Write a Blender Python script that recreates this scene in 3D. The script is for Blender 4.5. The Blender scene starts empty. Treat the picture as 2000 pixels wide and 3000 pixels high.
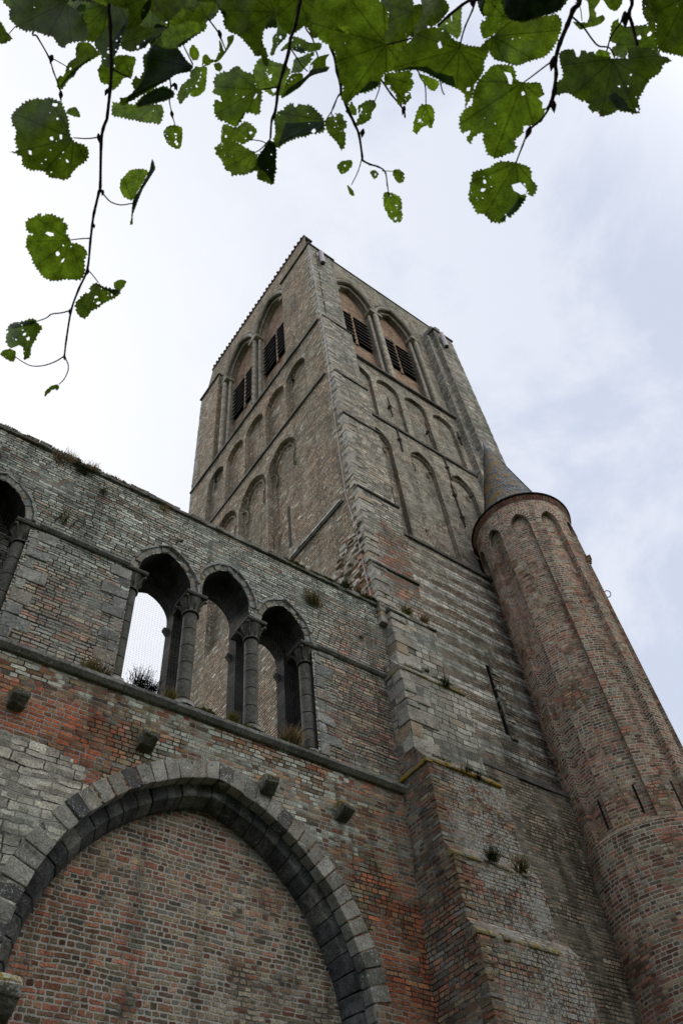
import bpy, bmesh, math, random
from mathutils import Vector, Matrix, noise as mnoise
from mathutils.geometry import tessellate_polygon, delaunay_2d_cdt
random.seed(7)
C = bpy.context.scene.collection
sc = bpy.context.scene
R = math.radians

# ------------------------------------------------------------------ camera
CZ = 1.65
CR = Vector((0.80692275, -0.58484435, -0.08266055))
CU = Vector((-0.42611963, -0.67332303, 0.60420043))
CW = Vector((0.40902046, 0.45231979, 0.79253332))
cam_d = bpy.data.cameras.new('camera'); cam = bpy.data.objects.new('camera', cam_d); C.objects.link(cam)
cam_d.sensor_fit = 'VERTICAL'; cam_d.sensor_height = 36; cam_d.sensor_width = 24; cam_d.lens = 28
cam_d.clip_start = 0.05; cam_d.clip_end = 3000
cam.matrix_world = Matrix(((CR.x, CU.x, -CW.x, 0), (CR.y, CU.y, -CW.y, 0), (CR.z, CU.z, -CW.z, CZ), (0, 0, 0, 1)))
cam_d.dof.use_dof = True; cam_d.dof.focus_distance = 22; cam_d.dof.aperture_fstop = 18     # a compact camera at f/4
sc.camera = cam
sc.view_settings.view_transform = 'Standard'; sc.view_settings.look = 'None'
sc.view_settings.exposure = 0.18; sc.view_settings.gamma = 1.0
sc.cycles.max_bounces = 8; sc.cycles.diffuse_bounces = 4; sc.cycles.transmission_bounces = 6
sc.cycles.use_denoising = True

# ------------------------------------------------------------------ sky and sun (thin bright overcast)
SUN_AZ, SUN_EL = R(-22), R(48)            # azimuth from +Y towards +X
SUN = Vector((math.sin(SUN_AZ) * math.cos(SUN_EL), math.cos(SUN_AZ) * math.cos(SUN_EL), math.sin(SUN_EL)))
wd = bpy.data.worlds.new('World'); sc.world = wd; wd.use_nodes = True
wt = wd.node_tree; wt.nodes.clear()
def wn(t, **k):
    n = wt.nodes.new(t)
    for a, b in k.items(): setattr(n, a, b)
    return n
sky = wn('ShaderNodeTexSky', sky_type='NISHITA', sun_disc=False, sun_elevation=SUN_EL, sun_rotation=SUN_AZ)
sky.air_density = 1.0; sky.dust_density = 2.0
tc = wn('ShaderNodeTexCoord')
mp = wn('ShaderNodeMapping'); mp.inputs['Scale'].default_value = (1, 1, 1.6); mp.inputs['Location'].default_value = (2.3, .4, .9)
wt.links.new(tc.outputs['Generated'], mp.inputs[0])
n1 = wn('ShaderNodeTexNoise'); n1.inputs['Scale'].default_value = 2.9; n1.inputs['Detail'].default_value = 9; n1.inputs['Roughness'].default_value = .6; n1.inputs['Distortion'].default_value = .35
wt.links.new(mp.outputs[0], n1.inputs['Vector'])
mr = wn('ShaderNodeMapRange', interpolation_type='SMOOTHSTEP'); mr.inputs['From Min'].default_value = .46; mr.inputs['From Max'].default_value = .62
mr.inputs['To Min'].default_value = .0; mr.inputs['To Max'].default_value = .48
wt.links.new(n1.outputs['Fac'], mr.inputs[0])
dp = wn('ShaderNodeVectorMath', operation='DOT_PRODUCT'); dp.inputs[1].default_value = SUN
wt.links.new(tc.outputs['Generated'], dp.inputs[0])
gl = wn('ShaderNodeMapRange', interpolation_type='SMOOTHSTEP'); gl.inputs['From Min'].default_value = .6; gl.inputs['From Max'].default_value = 1.0
wt.links.new(dp.outputs['Value'], gl.inputs[0])
# cloud veil: pale blue-grey away from the sun, white towards it
veil = wn('ShaderNodeMix', data_type='RGBA'); veil.inputs[6].default_value = (6.2, 6.75, 8.1, 1); veil.inputs[7].default_value = (9.5, 9.65, 9.9, 1)
wt.links.new(gl.outputs[0], veil.inputs[0])
# unseen bright lobe added to the sky behind the camera to light the walls
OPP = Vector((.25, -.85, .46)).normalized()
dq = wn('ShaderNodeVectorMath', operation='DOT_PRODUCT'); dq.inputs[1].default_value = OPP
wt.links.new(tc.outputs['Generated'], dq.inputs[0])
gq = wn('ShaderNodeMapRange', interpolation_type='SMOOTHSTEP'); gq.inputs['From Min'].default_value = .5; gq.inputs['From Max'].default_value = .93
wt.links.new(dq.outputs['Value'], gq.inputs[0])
fill_lobe = wn('ShaderNodeMix', data_type='RGBA'); fill_lobe.inputs[7].default_value = (20.0, 19.4, 18.2, 1)
wt.links.new(gq.outputs[0], fill_lobe.inputs[0]); wt.links.new(veil.outputs[2], fill_lobe.inputs[6]); veil = fill_lobe
cl = wn('ShaderNodeMix', data_type='RGBA'); cl.inputs[7].default_value = (9.2, 9.4, 9.9, 1)
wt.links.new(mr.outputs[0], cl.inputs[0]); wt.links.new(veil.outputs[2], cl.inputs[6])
fin = wn('ShaderNodeMix', data_type='RGBA'); fin.inputs[0].default_value = .88
wt.links.new(sky.outputs[0], fin.inputs[6]); wt.links.new(cl.outputs[2], fin.inputs[7])
bg = wn('ShaderNodeBackground'); bg.inputs[1].default_value = .1
ow = wn('ShaderNodeOutputWorld')
wt.links.new(fin.outputs[2], bg.inputs[0]); wt.links.new(bg.outputs[0], ow.inputs[0])
sl = bpy.data.lights.new('sun', 'SUN'); sl.energy = 1.5; sl.angle = R(12); sl.color = (1, .95, .88)
so = bpy.data.objects.new('sun', sl); C.objects.link(so); so.rotation_euler = SUN.to_track_quat('Z', 'Y').to_euler()

# ------------------------------------------------------------------ helpers: rays of the measured photograph
def ray(x, y): return ((x - 1000) * CR - (y - 1500) * CU + 2333 * CW) / 2333
def onY(x, y, Y): d = ray(x, y); t = Y / d.y; return Vector((0, 0, CZ)) + d * t
def onX(x, y, X): d = ray(x, y); t = X / d.x; return Vector((0, 0, CZ)) + d * t

# ------------------------------------------------------------------ helpers: objects
def tag(o, label=None, cat=None, group=None, kind=None):
    for k, v in (('label', label), ('category', cat), ('group', group), ('kind', kind)):
        if v: o[k] = v
    return o
def empty(name, loc, label, cat, group=None):
    o = bpy.data.objects.new(name, None); C.objects.link(o); o.location = loc
    o.empty_display_size = .3
    return tag(o, label, cat, group)
def uvbox(bm):
    uv = bm.loops.layers.uv.verify(); Z = Vector((0, 0, 1))
    for f in bm.faces:
        n = f.normal
        if abs(n.z) > .8: t, b = Vector((1, 0, 0)), Vector((0, 1, 0))
        else: t = Z.cross(n).normalized(); b = n.cross(t)
        if abs(n.z) <= .8 and b.z < 0: b = -b
        for l in f.loops: l[uv].uv = (l.vert.co.dot(t), l.vert.co.dot(b))
def link(name, bm, mats, parent=None, uvs=True, smooth=False, fixn=False):
    if fixn: bmesh.ops.recalc_face_normals(bm, faces=bm.faces)
    bm.normal_update()
    if uvs: uvbox(bm)
    me = bpy.data.meshes.new(name); bm.to_mesh(me); bm.free()
    for m in (mats if isinstance(mats, (list, tuple)) else [mats]): me.materials.append(m)
    if smooth: me.polygons.foreach_set('use_smooth', [True] * len(me.polygons))
    o = bpy.data.objects.new(name, me); C.objects.link(o)
    if parent:
        o.parent = parent
        if parent.type == 'EMPTY': o.matrix_parent_inverse = Matrix.Translation(-parent.location)
    return o
def box(bm, x0, x1, y0, y1, z0, z1, jit=0, bev=0, mi=0, rnd=random):
    vs = [bm.verts.new((x + rnd.uniform(-jit, jit), y + rnd.uniform(-jit, jit), z + rnd.uniform(-jit, jit))) for x in (x0, x1) for y in (y0, y1) for z in (z0, z1)]
    fs = [(0, 1, 3, 2), (4, 6, 7, 5), (0, 4, 5, 1), (2, 3, 7, 6), (0, 2, 6, 4), (1, 5, 7, 3)]
    out = [bm.faces.new([vs[i] for i in f]) for f in fs]
    for f in out: f.material_index = mi
    if bev:
        es = list({e for f in out for e in f.edges})
        r = bmesh.ops.bevel(bm, geom=es, offset=bev, segments=2, affect='EDGES', profile=.6)
        for f in r['faces']: f.material_index = mi
    return vs
def prism(bm, pts, d, mi=0, bev=0):
    """closed prism: list of 3d points (front polygon) swept by vector d"""
    a = [bm.verts.new(p) for p in pts]; b = [bm.verts.new(Vector(p) + Vector(d)) for p in pts]
    n = len(pts); fs = [bm.faces.new(a), bm.faces.new(b[::-1])]
    for i in range(n): fs.append(bm.faces.new((a[i], b[i], b[(i + 1) % n], a[(i + 1) % n])))
    for f in fs: f.material_index = mi
    if bev:
        es = list({e for f in fs for e in f.edges})
        bmesh.ops.bevel(bm, geom=es, offset=bev, segments=2, affect='EDGES', profile=.6)
    return fs
def tube(bm, pts, rad, sides=8, cap=True, mi=0):
    pts = [Vector(p) for p in pts]; n = len(pts)
    rs = rad if isinstance(rad, (list, tuple)) else [rad] * n
    rings = []; up = None
    for i, p in enumerate(pts):
        t = (pts[min(i + 1, n - 1)] - pts[max(i - 1, 0)]).normalized()
        if up is None: up = t.orthogonal().normalized()
        up = (up - t * up.dot(t)).normalized(); s = t.cross(up)
        rings.append([bm.verts.new(p + (up * math.cos(a) + s * math.sin(a)) * rs[i]) for a in [2 * math.pi * k / sides for k in range(sides)]])
    for i in range(n - 1):
        for k in range(sides):
            f = bm.faces.new((rings[i][k], rings[i][(k + 1) % sides], rings[i + 1][(k + 1) % sides], rings[i + 1][k])); f.material_index = mi; f.smooth = sides > 5
    if cap:
        bm.faces.new(rings[0][::-1]).material_index = mi; bm.faces.new(rings[-1]).material_index = mi
def lathe(bm, prof, cx, cy, sides=20, a0=0, a1=2 * math.pi, mi=0, smooth=True):
    full = abs(a1 - a0 - 2 * math.pi) < 1e-6
    n = sides + (0 if full else 1)
    rings = [[bm.verts.new((cx + r * math.sin(a0 + (a1 - a0) * k / sides), cy - r * math.cos(a0 + (a1 - a0) * k / sides), z)) for k in range(n)] for r, z in prof]
    for i in range(len(prof) - 1):
        for k in range(sides):
            k2 = (k + 1) % n
            f = bm.faces.new((rings[i][k], rings[i][k2], rings[i + 1][k2], rings[i + 1][k])); f.material_index = mi; f.smooth = smooth
def arch(cx, zs, half, e, n=10, zb=None):
    """pointed (e>0) or round (e=0) arch outline from left spring over the apex to right spring, closed below by zb"""
    Rr = half + e; ta = math.acos(e / Rr) if e else math.pi / 2
    L = [(cx + e - Rr * math.cos(ta * i / n), zs + Rr * math.sin(ta * i / n)) for i in range(n + 1)]
    Rg = [(2 * cx - x, z) for x, z in L[::-1][1:]]
    out = L + Rg
    if zb is not None: out = [(cx - half, zb)] + out + [(cx + half, zb)]
    return out
def facade(bm, O, U, N, outer, holes=(), mi=0):
    """wall sheet in plane O + u*U + z*Z, outward normal N. holes: (poly, depth, back_mi or None, reveal_mi)"""
    Z = Vector((0, 0, 1)); O = Vector(O); U = Vector(U); N = Vector(N)
    P = lambda p, d=0: O + U * p[0] + Z * p[1] - N * d
    flip = U.cross(Z).dot(N) < 0
    def mk(vs, m):
        f = bm.faces.new(vs if not flip else vs[::-1]); f.material_index = m; return f
    def area(p): return sum(p[i][0] * p[(i + 1) % len(p)][1] - p[(i + 1) % len(p)][0] * p[i][1] for i in range(len(p)))
    ccw = lambda p: list(p) if area(p) > 0 else list(p)[::-1]
    loops = [ccw(outer)] + [ccw(h[0]) for h in holes]
    flat = [p for l in loops for p in l]
    vs = [bm.verts.new(P(p)) for p in flat]
    for t in tessellate_polygon([[Vector((p[0], p[1], 0)) for p in l] for l in loops]):
        a, b, c = [flat[i] for i in t]
        s = (b[0] - a[0]) * (c[1] - a[1]) - (c[0] - a[0]) * (b[1] - a[1])
        if abs(s) < 1e-9: continue
        mk([vs[i] for i in (t if s > 0 else t[::-1])], mi)
    k = len(loops[0])
    for h, l in zip(holes, loops[1:]):
        d, bmi, rmi = h[1], h[2], h[3]; n = len(l)
        fr = vs[k:k + n]; k += n
        bk = [bm.verts.new(P(p, d)) for p in l]
        for i in range(n):
            j = (i + 1) % n
            mk([fr[j], fr[i], bk[i], bk[j]][::-1] if False else [fr[i], fr[j], bk[j], bk[i]], rmi)
        if bmi is not None:
            for t in tessellate_polygon([[Vector((p[0], p[1], 0)) for p in l]]):
                a, b, c = [l[i] for i in t]
                s = (b[0] - a[0]) * (c[1] - a[1]) - (c[0] - a[0]) * (b[1] - a[1])
                if abs(s) < 1e-9: continue
                mk([bk[i] for i in (t if s > 0 else t[::-1])], bmi)

# ------------------------------------------------------------------ materials
class NT:
    def __init__(s, nt): s.t = nt
    def n(s, ty, ins=None, **k):
        n = s.t.nodes.new(ty)
        for a, b in k.items(): setattr(n, a, b)
        for i, v in (ins or {}).items():
            if hasattr(v, 'is_output') or isinstance(v, bpy.types.NodeSocket): s.t.links.new(v, n.inputs[i])
            else: n.inputs[i].default_value = v
        return n
    def m(s, op, a, b=0.0, c=None):
        d = {0: a, 1: b}
        if c is not None: d[2] = c
        return s.n('ShaderNodeMath', d, operation=op).outputs[0]
    def vm(s, op, a, b=(0, 0, 0)): return s.n('ShaderNodeVectorMath', {0: a, 1: b}, operation=op).outputs[0]
    def sc(s, v, k): return s.n('ShaderNodeVectorMath', {0: v, 3: k}, operation='SCALE').outputs[0]
    def noise(s, v, scale, det=3, rough=.55, dist=0.0): return s.n('ShaderNodeTexNoise', {'Vector': v, 'Scale': scale, 'Detail': det, 'Roughness': rough, 'Distortion': dist})
    def mr(s, v, a, b, c=0.0, d=1.0, smooth=True):
        return s.n('ShaderNodeMapRange', {0: v, 1: a, 2: b, 3: c, 4: d}, interpolation_type='SMOOTHSTEP' if smooth else 'LINEAR').outputs[0]
    def mix(s, f, a, b, bt='MIX'):
        return s.n('ShaderNodeMix', {0: f, 6: a, 7: b}, data_type='RGBA', blend_type=bt).outputs[2]
    def ramp(s, f, stops, interp='LINEAR'):
        n = s.n('ShaderNodeValToRGB', {0: f}); cr = n.color_ramp; cr.interpolation = interp
        while len(cr.elements) < len(stops): cr.elements.new(.5)
        for e, (p, c) in zip(cr.elements, stops): e.position = p; e.color = (*c, 1)
        return n.outputs[0]
    def comb(s, x, y, z=0.0): return s.n('ShaderNodeCombineXYZ', {0: x, 1: y, 2: z}).outputs[0]

def masonry_group():
    g = bpy.data.node_groups.new('masonry core', 'ShaderNodeTree')
    I = lambda n, t, d=None: g.interface.new_socket(n, in_out='INPUT', socket_type=t)
    I('UV', 'NodeSocketVector')
    for n in ('W', 'H', 'M', 'Warp', 'Half', 'Bed'): I(n, 'NodeSocketFloat')
    for n, t in (('Mask', 'NodeSocketFloat'), ('Rnd', 'NodeSocketVector'), ('RowRnd', 'NodeSocketFloat'), ('Under', 'NodeSocketFloat')):
        g.interface.new_socket(n, in_out='OUTPUT', socket_type=t)
    s = NT(g); gi = g.nodes.new('NodeGroupInput'); go = g.nodes.new('NodeGroupOutput')
    uv, W, H, M, Wp, Hf, Bed = [gi.outputs[i] for i in range(7)]
    a = s.vm('SUBTRACT', s.noise(uv, 1.1, 2).outputs['Color'], (.5, .5, .5))
    b = s.vm('SUBTRACT', s.noise(uv, 8.0, 2).outputs['Color'], (.5, .5, .5))
    uvw = s.vm('ADD', uv, s.vm('ADD', s.sc(a, Wp), s.sc(b, s.m('MULTIPLY', Wp, .28))))
    sp = s.n('ShaderNodeSeparateXYZ', {0: uvw}); u, v0 = sp.outputs[0], sp.outputs[1]
    nv = s.m('SUBTRACT', s.noise(s.comb(3.3, s.m('DIVIDE', v0, s.m('MULTIPLY', H, 1.9))), 1.0, 1).outputs[0], .5)
    v = s.m('ADD', v0, s.m('MULTIPLY', nv, s.m('MULTIPLY', Wp, 1.1)))
    vr = s.m('DIVIDE', v, H); row = s.m('FLOOR', vr); fv = s.m('SUBTRACT', vr, row)
    w1 = s.n('ShaderNodeTexWhiteNoise', {1: row}, noise_dimensions='1D').outputs[0]
    off = s.m('MULTIPLY_ADD', row, .5, s.m('MULTIPLY', w1, .7))
    ur = s.m('ADD', s.m('DIVIDE', u, W), off); col = s.m('FLOOR', ur); fu = s.m('SUBTRACT', ur, col)
    w2 = s.n('ShaderNodeTexWhiteNoise', {0: s.comb(col, row)}, noise_dimensions='2D').outputs[0]
    half = s.m('LESS_THAN', w2, Hf)
    f2 = s.m('MULTIPLY', fu, 2.0); i2 = s.m('FLOOR', f2); fr2 = s.m('SUBTRACT', f2, i2)
    fF = s.m('ADD', s.m('MULTIPLY', fu, s.m('SUBTRACT', 1.0, half)), s.m('MULTIPLY', fr2, half))
    sub = s.m('MULTIPLY', i2, half)
    wE = s.m('MULTIPLY', W, s.m('MULTIPLY_ADD', half, -.5, 1.0))
    du = s.m('MULTIPLY', s.m('MINIMUM', fF, s.m('SUBTRACT', 1.0, fF)), wE)
    dv = s.m('DIVIDE', s.m('MULTIPLY', s.m('MINIMUM', fv, s.m('SUBTRACT', 1.0, fv)), H), Bed)  # Bed widens the dark bed joints, painting in shade under each course
    d = s.m('SMOOTH_MIN', du, dv, s.m('MULTIPLY', M, .8))
    en = s.m('SUBTRACT', s.noise(uv, 26.0, 3).outputs['Fac'], .5)
    d = s.m('ADD', d, s.m('MULTIPLY', en, s.m('MULTIPLY', M, 1.1)))
    mask = s.mr(d, s.m('MULTIPLY', M, .3), s.m('MULTIPLY', M, .62))
    idv = s.n('ShaderNodeTexWhiteNoise', {0: s.comb(s.m('MULTIPLY_ADD', sub, .43, col), row, 3.7)}, noise_dimensions='3D').outputs[1]
    g.links.new(mask, go.inputs[0]); g.links.new(idv, go.inputs[1]); g.links.new(w1, go.inputs[2])
    # height within the course, for relief in the slate bump
    g.links.new(fv, go.inputs[3])
    return g
MG = masonry_group()

def boxmask(s, pos, spec, wob):
    """spec: list of (axis, lo, hi, soft)"""
    sp = s.n('ShaderNodeSeparateXYZ', {0: s.vm('ADD', pos, wob)}); out = None
    for ax, lo, hi, so_ in spec:
        v = sp.outputs['xyz'.index(ax)]
        m_ = s.m('MULTIPLY', s.mr(v, lo - so_, lo + so_), s.mr(v, hi + so_, hi - so_)) if True else None
        out = m_ if out is None else s.m('MULTIPLY', out, m_)
    return out
def masonry(name, W, H, M, ramp, mortar=((.05, .047, .043), (.32, .31, .29)), warp=.03, half=.35, patches=(), lichens=(), stripe=None, vary=.55, bump=.9, mortar_bal=(.42, .6), tint=None, bed=1.0, sat=.82):
    m = bpy.data.materials.new(name); m.use_nodes = True; nt = m.node_tree; nt.nodes.clear(); s = NT(nt)
    uv = s.n('ShaderNodeUVMap').outputs[0]; pos = s.n('ShaderNodeNewGeometry').outputs['Position']
    g = nt.nodes.new('ShaderNodeGroup'); g.node_tree = MG; nt.links.new(uv, g.inputs[0])
    for i, v in enumerate((W, H, M, warp, half, bed)): g.inputs[i + 1].default_value = v
    rn = s.n('ShaderNodeSeparateXYZ', {0: g.outputs[1]})
    wob = s.sc(s.vm('SUBTRACT', s.noise(pos, 1.3, 4).outputs['Color'], (.5, .5, .5)), .9)
    colr = s.ramp(rn.outputs[0], ramp)
    mask = g.outputs[0]
    if stripe:
        rs, period, zmin = stripe
        sv = s.n('ShaderNodeSeparateXYZ', {0: uv}).outputs[1]
        wv = s.m('MULTIPLY', s.m('SUBTRACT', s.noise(s.vm('MULTIPLY', pos, (.5, .5, 1.2)), 1.0, 3).outputs[0], .5), .35)
        g3 = nt.nodes.new('ShaderNodeGroup'); g3.node_tree = MG; nt.links.new(uv, g3.inputs[0])
        for i, v in enumerate((.52, period / 4, .022, .05, .3, 1.3)): g3.inputs[i + 1].default_value = v
        r3 = s.n('ShaderNodeSeparateXYZ', {0: g3.outputs[1]}).outputs[0]
        fz = s.m('FRACT', s.m('DIVIDE', s.m('ADD', sv, wv), period))
        hard = s.m('MULTIPLY', s.mr(s.m('ADD', fz, s.m('MULTIPLY', s.m('SUBTRACT', r3, .5), .12)), .47, .53), s.mr(sv, zmin, zmin + .3))
        colr = s.mix(hard, colr, s.ramp(r3, rs))
        mask = s.m('ADD', s.m('MULTIPLY', mask, s.m('SUBTRACT', 1.0, hard)), s.m('MULTIPLY', g3.outputs[0], hard))
    for spec, pr, amt, *dims in patches:
        pm = s.m('MULTIPLY', boxmask(s, pos, spec, wob), amt)
        # the patch takes whole bricks at its rim
        pm = s.mr(s.m('ADD', pm, s.m('MULTIPLY', s.m('SUBTRACT', rn.outputs[2], .5), 1.0)), .30, .70)
        pm = s.m('MULTIPLY', pm, s.mr(s.m('MULTIPLY', boxmask(s, pos, spec, wob), 1.0), .02, .1))
        if dims:
            g2 = nt.nodes.new('ShaderNodeGroup'); g2.node_tree = MG; nt.links.new(uv, g2.inputs[0])
            for i, v in enumerate((*dims[0], .3, 1.0)): g2.inputs[i + 1].default_value = v
            hard = s.mr(s.m('ADD', boxmask(s, pos, spec, wob), s.m('MULTIPLY', s.m('SUBTRACT', s.n('ShaderNodeSeparateXYZ', {0: g2.outputs[1]}).outputs[2], .5), .7)), .48, .52)
            colr = s.mix(hard, colr, s.ramp(s.n('ShaderNodeSeparateXYZ', {0: g2.outputs[1]}).outputs[0], pr))
            mask = s.m('ADD', s.m('MULTIPLY', mask, s.m('SUBTRACT', 1.0, hard)), s.m('MULTIPLY', g2.outputs[0], hard))
            continue
        colr = s.mix(pm, colr, s.ramp(rn.outputs[1], pr))
    colr = s.mix(1.0, colr, s.comb(*[s.mr(rn.outputs[2], 0, 1, 1 - vary * .55, 1 + vary * .45, False)] * 3), 'MULTIPLY')
    gr = s.noise(uv, 34.0, 5, .65).outputs[0]
    blot = s.noise(pos, 2.6, 5, .6).outputs[0]
    k = s.m('MULTIPLY', s.mr(gr, .34, .66, .5, 1.5, False), s.mr(blot, .35, .65, .74, 1.26, False))
    colr = s.mix(1.0, colr, s.comb(k, k, k), 'MULTIPLY')
    zn = s.noise(pos, .45, 4, .6).outputs[0]
    colr = s.mix(s.mr(zn, .40, .60), s.mix(1.0, colr, (1.05, 1.0, .94, 1), 'MULTIPLY'), s.mix(1.0, colr, (.84, .88, .83, 1), 'MULTIPLY'))
    mort = s.mix(s.mr(s.noise(pos, .9, 5, .65).outputs[0], *mortar_bal), (*mortar[0], 1), (*mortar[1], 1))
    mort = s.mix(1.0, mort, s.comb(*[s.mr(gr, .3, .7, .75, 1.25, False)] * 3), 'MULTIPLY')
    colr = s.mix(mask, mort, colr)
    # rain streaks and soot with a shape of their own
    st = s.noise(s.vm('MULTIPLY', pos, (2.2, 2.2, .16)), 1.0, 4, .65).outputs[0]
    st = s.mr(s.m('ADD', st, s.m('MULTIPLY', s.m('SUBTRACT', zn, .5), .5)), .54, .68, 1.0, .62)
    colr = s.mix(1.0, colr, s.comb(st, st, st), 'MULTIPLY')
    for lc, scale, lo, hi, amt, spec in lichens:
        ln = s.noise(pos, scale, 6, .68, .4).outputs[0]
        reg = s.noise(pos, scale * .11, 3).outputs[0]
        lm = s.mr(s.m('ADD', ln, s.m('MULTIPLY', s.m('SUBTRACT', reg, .5), .5)), lo, hi, 0, amt)
        if spec: lm = s.m('MULTIPLY', lm, boxmask(s, pos, spec, wob))
        lm = s.m('MULTIPLY', lm, s.m('MULTIPLY', s.mr(mask, 0, 1, .3, 1), s.mr(gr, .42, .5, .25, 1.0)))
        colr = s.mix(lm, colr, (*lc, 1))
    if tint: colr = s.mix(1.0, colr, (*tint, 1), 'MULTIPLY')
    colr = s.n('ShaderNodeHueSaturation', {1: sat, 4: colr}).outputs[0]
    h = s.m('ADD', s.m('MULTIPLY', mask, s.mr(rn.outputs[2], 0, 1, .55, 1, False)), s.m('MULTIPLY', gr, .35))
    bp = s.n('ShaderNodeBump', {'Height': h, 'Strength': bump, 'Distance': .022}).outputs[0]
    p = s.n('ShaderNodeBsdfPrincipled', {'Base Color': colr, 'Roughness': .93, 'Normal': bp, 'Specular IOR Level': .15})
    o = s.n('ShaderNodeOutputMaterial', {0: p.outputs[0]})
    return m
def stone(name, ramp, lichens=(), spot=.5, rough=.9, bump=.6, island=True, gscale=30.0, joint=None):
    """dressed stone or other solid material; every loose block gets its own tone"""
    m = bpy.data.materials.new(name); m.use_nodes = True; nt = m.node_tree; nt.nodes.clear(); s = NT(nt)
    ge = s.n('ShaderNodeNewGeometry'); pos = ge.outputs['Position']
    f = ge.outputs['Random Per Island'] if island else s.noise(pos, 1.5, 4).outputs[0]
    colr = s.ramp(f, ramp)
    a = s.noise(pos, 3.2, 5, .6).outputs[0]; b = s.noise(pos, gscale, 5, .65).outputs[0]
    k = s.m('MULTIPLY', s.mr(a, .35, .65, 1 - spot * .6, 1 + spot * .5, False), s.mr(b, .34, .66, .55, 1.45, False))
    colr = s.mix(1.0, colr, s.comb(k, k, k), 'MULTIPLY')
    for lc, scale, lo, hi, amt, spec in lichens:
        ln = s.noise(pos, scale, 6, .68, .4).outputs[0]; reg = s.noise(pos, scale * .12, 3).outputs[0]
        lm = s.mr(s.m('ADD', ln, s.m('MULTIPLY', s.m('SUBTRACT', reg, .5), .5)), lo, hi, 0, amt)
        if spec: lm = s.m('MULTIPLY', lm, boxmask(s, pos, spec, (0, 0, 0)))
        colr = s.mix(lm, colr, (*lc, 1))
    h = s.m('ADD', s.m('MULTIPLY', a, .6), s.m('MULTIPLY', b, .5))
    if joint:
        zz = s.n('ShaderNodeSeparateXYZ', {0: pos}).outputs[2]
        fz = s.m('FRACT', s.m('ADD', s.m('DIVIDE', zz, joint), s.m('MULTIPLY', a, .12)))
        jm = s.mr(s.m('MINIMUM', fz, s.m('SUBTRACT', 1.0, fz)), .015, .05)
        colr = s.mix(jm, (.02, .02, .02, 1), colr); h = s.m('ADD', h, jm)
    bp = s.n('ShaderNodeBump', {'Height': h, 'Strength': bump, 'Distance': .02}).outputs[0]
    p = s.n('ShaderNodeBsdfPrincipled', {'Base Color': colr, 'Roughness': rough, 'Normal': bp, 'Specular IOR Level': .2})
    s.n('ShaderNodeOutputMaterial', {0: p.outputs[0]})
    return m
LI_W = (.50, .52, .50); LI_G = (.34, .38, .35); LI_Y = (.30, .20, .03); MOSS = (.055, .065, .02); SOOT = (.035, .035, .036)
REDS = [(0, (.30, .085, .035)), (.2, (.22, .07, .04)), (.4, (.33, .14, .07)), (.6, (.20, .14, .095)), (.8, (.26, .20, .12)), (1, (.14, .085, .065))]
MIXED = [(0, (.34, .105, .045)), (.15, (.24, .10, .06)), (.3, (.37, .19, .09)), (.45, (.25, .20, .12)), (.6, (.34, .27, .15)), (.75, (.18, .14, .11)), (.87, (.27, .28, .24)), (1, (.14, .08, .06))]
GREYG = [(0, (.26, .285, .25)), (.3, (.36, .39, .35)), (.55, (.46, .485, .435)), (.75, (.33, .335, .29)), (.88, (.36, .285, .20)), (.95, (.36, .18, .10)), (1, (.19, .195, .17))]
GREYS = [(0, (.23, .22, .195)), (.3, (.34, .33, .295)), (.6, (.42, .405, .365)), (.85, (.29, .27, .23)), (1, (.34, .28, .21))]
TOWL = [(0, (.25, .19, .14)), (.25, (.35, .265, .19)), (.5, (.40, .325, .235)), (.7, (.31, .265, .205)), (.86, (.44, .37, .28)), (.92, (.40, .22, .13)), (.945, (.62, .58, .52))]
TOWR = [(0, (.25, .22, .175)), (.3, (.32, .285, .225)), (.6, (.37, .34, .28)), (.85, (.42, .385, .315)), (1, (.36, .25, .175))]
TUR = [(0, (.42, .135, .06)), (.18, (.33, .12, .065)), (.34, (.34, .235, .13)), (.5, (.27, .235, .155)), (.64, (.36, .295, .19)), (.74, (.38, .155, .08)), (.9, (.22, .13, .085)), (1, (.42, .385, .31))]
PALE = [(0, (0.363, 0.363, 0.330)), (.5, (0.462, 0.451, 0.407)), (1, (0.308, 0.308, 0.275))]
ORANGE = [(0, (.42, .115, .035)), (.35, (.33, .08, .03)), (.6, (.36, .15, .06)), (.8, (.25, .16, .09)), (1, (.22, .06, .03))]

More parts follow.
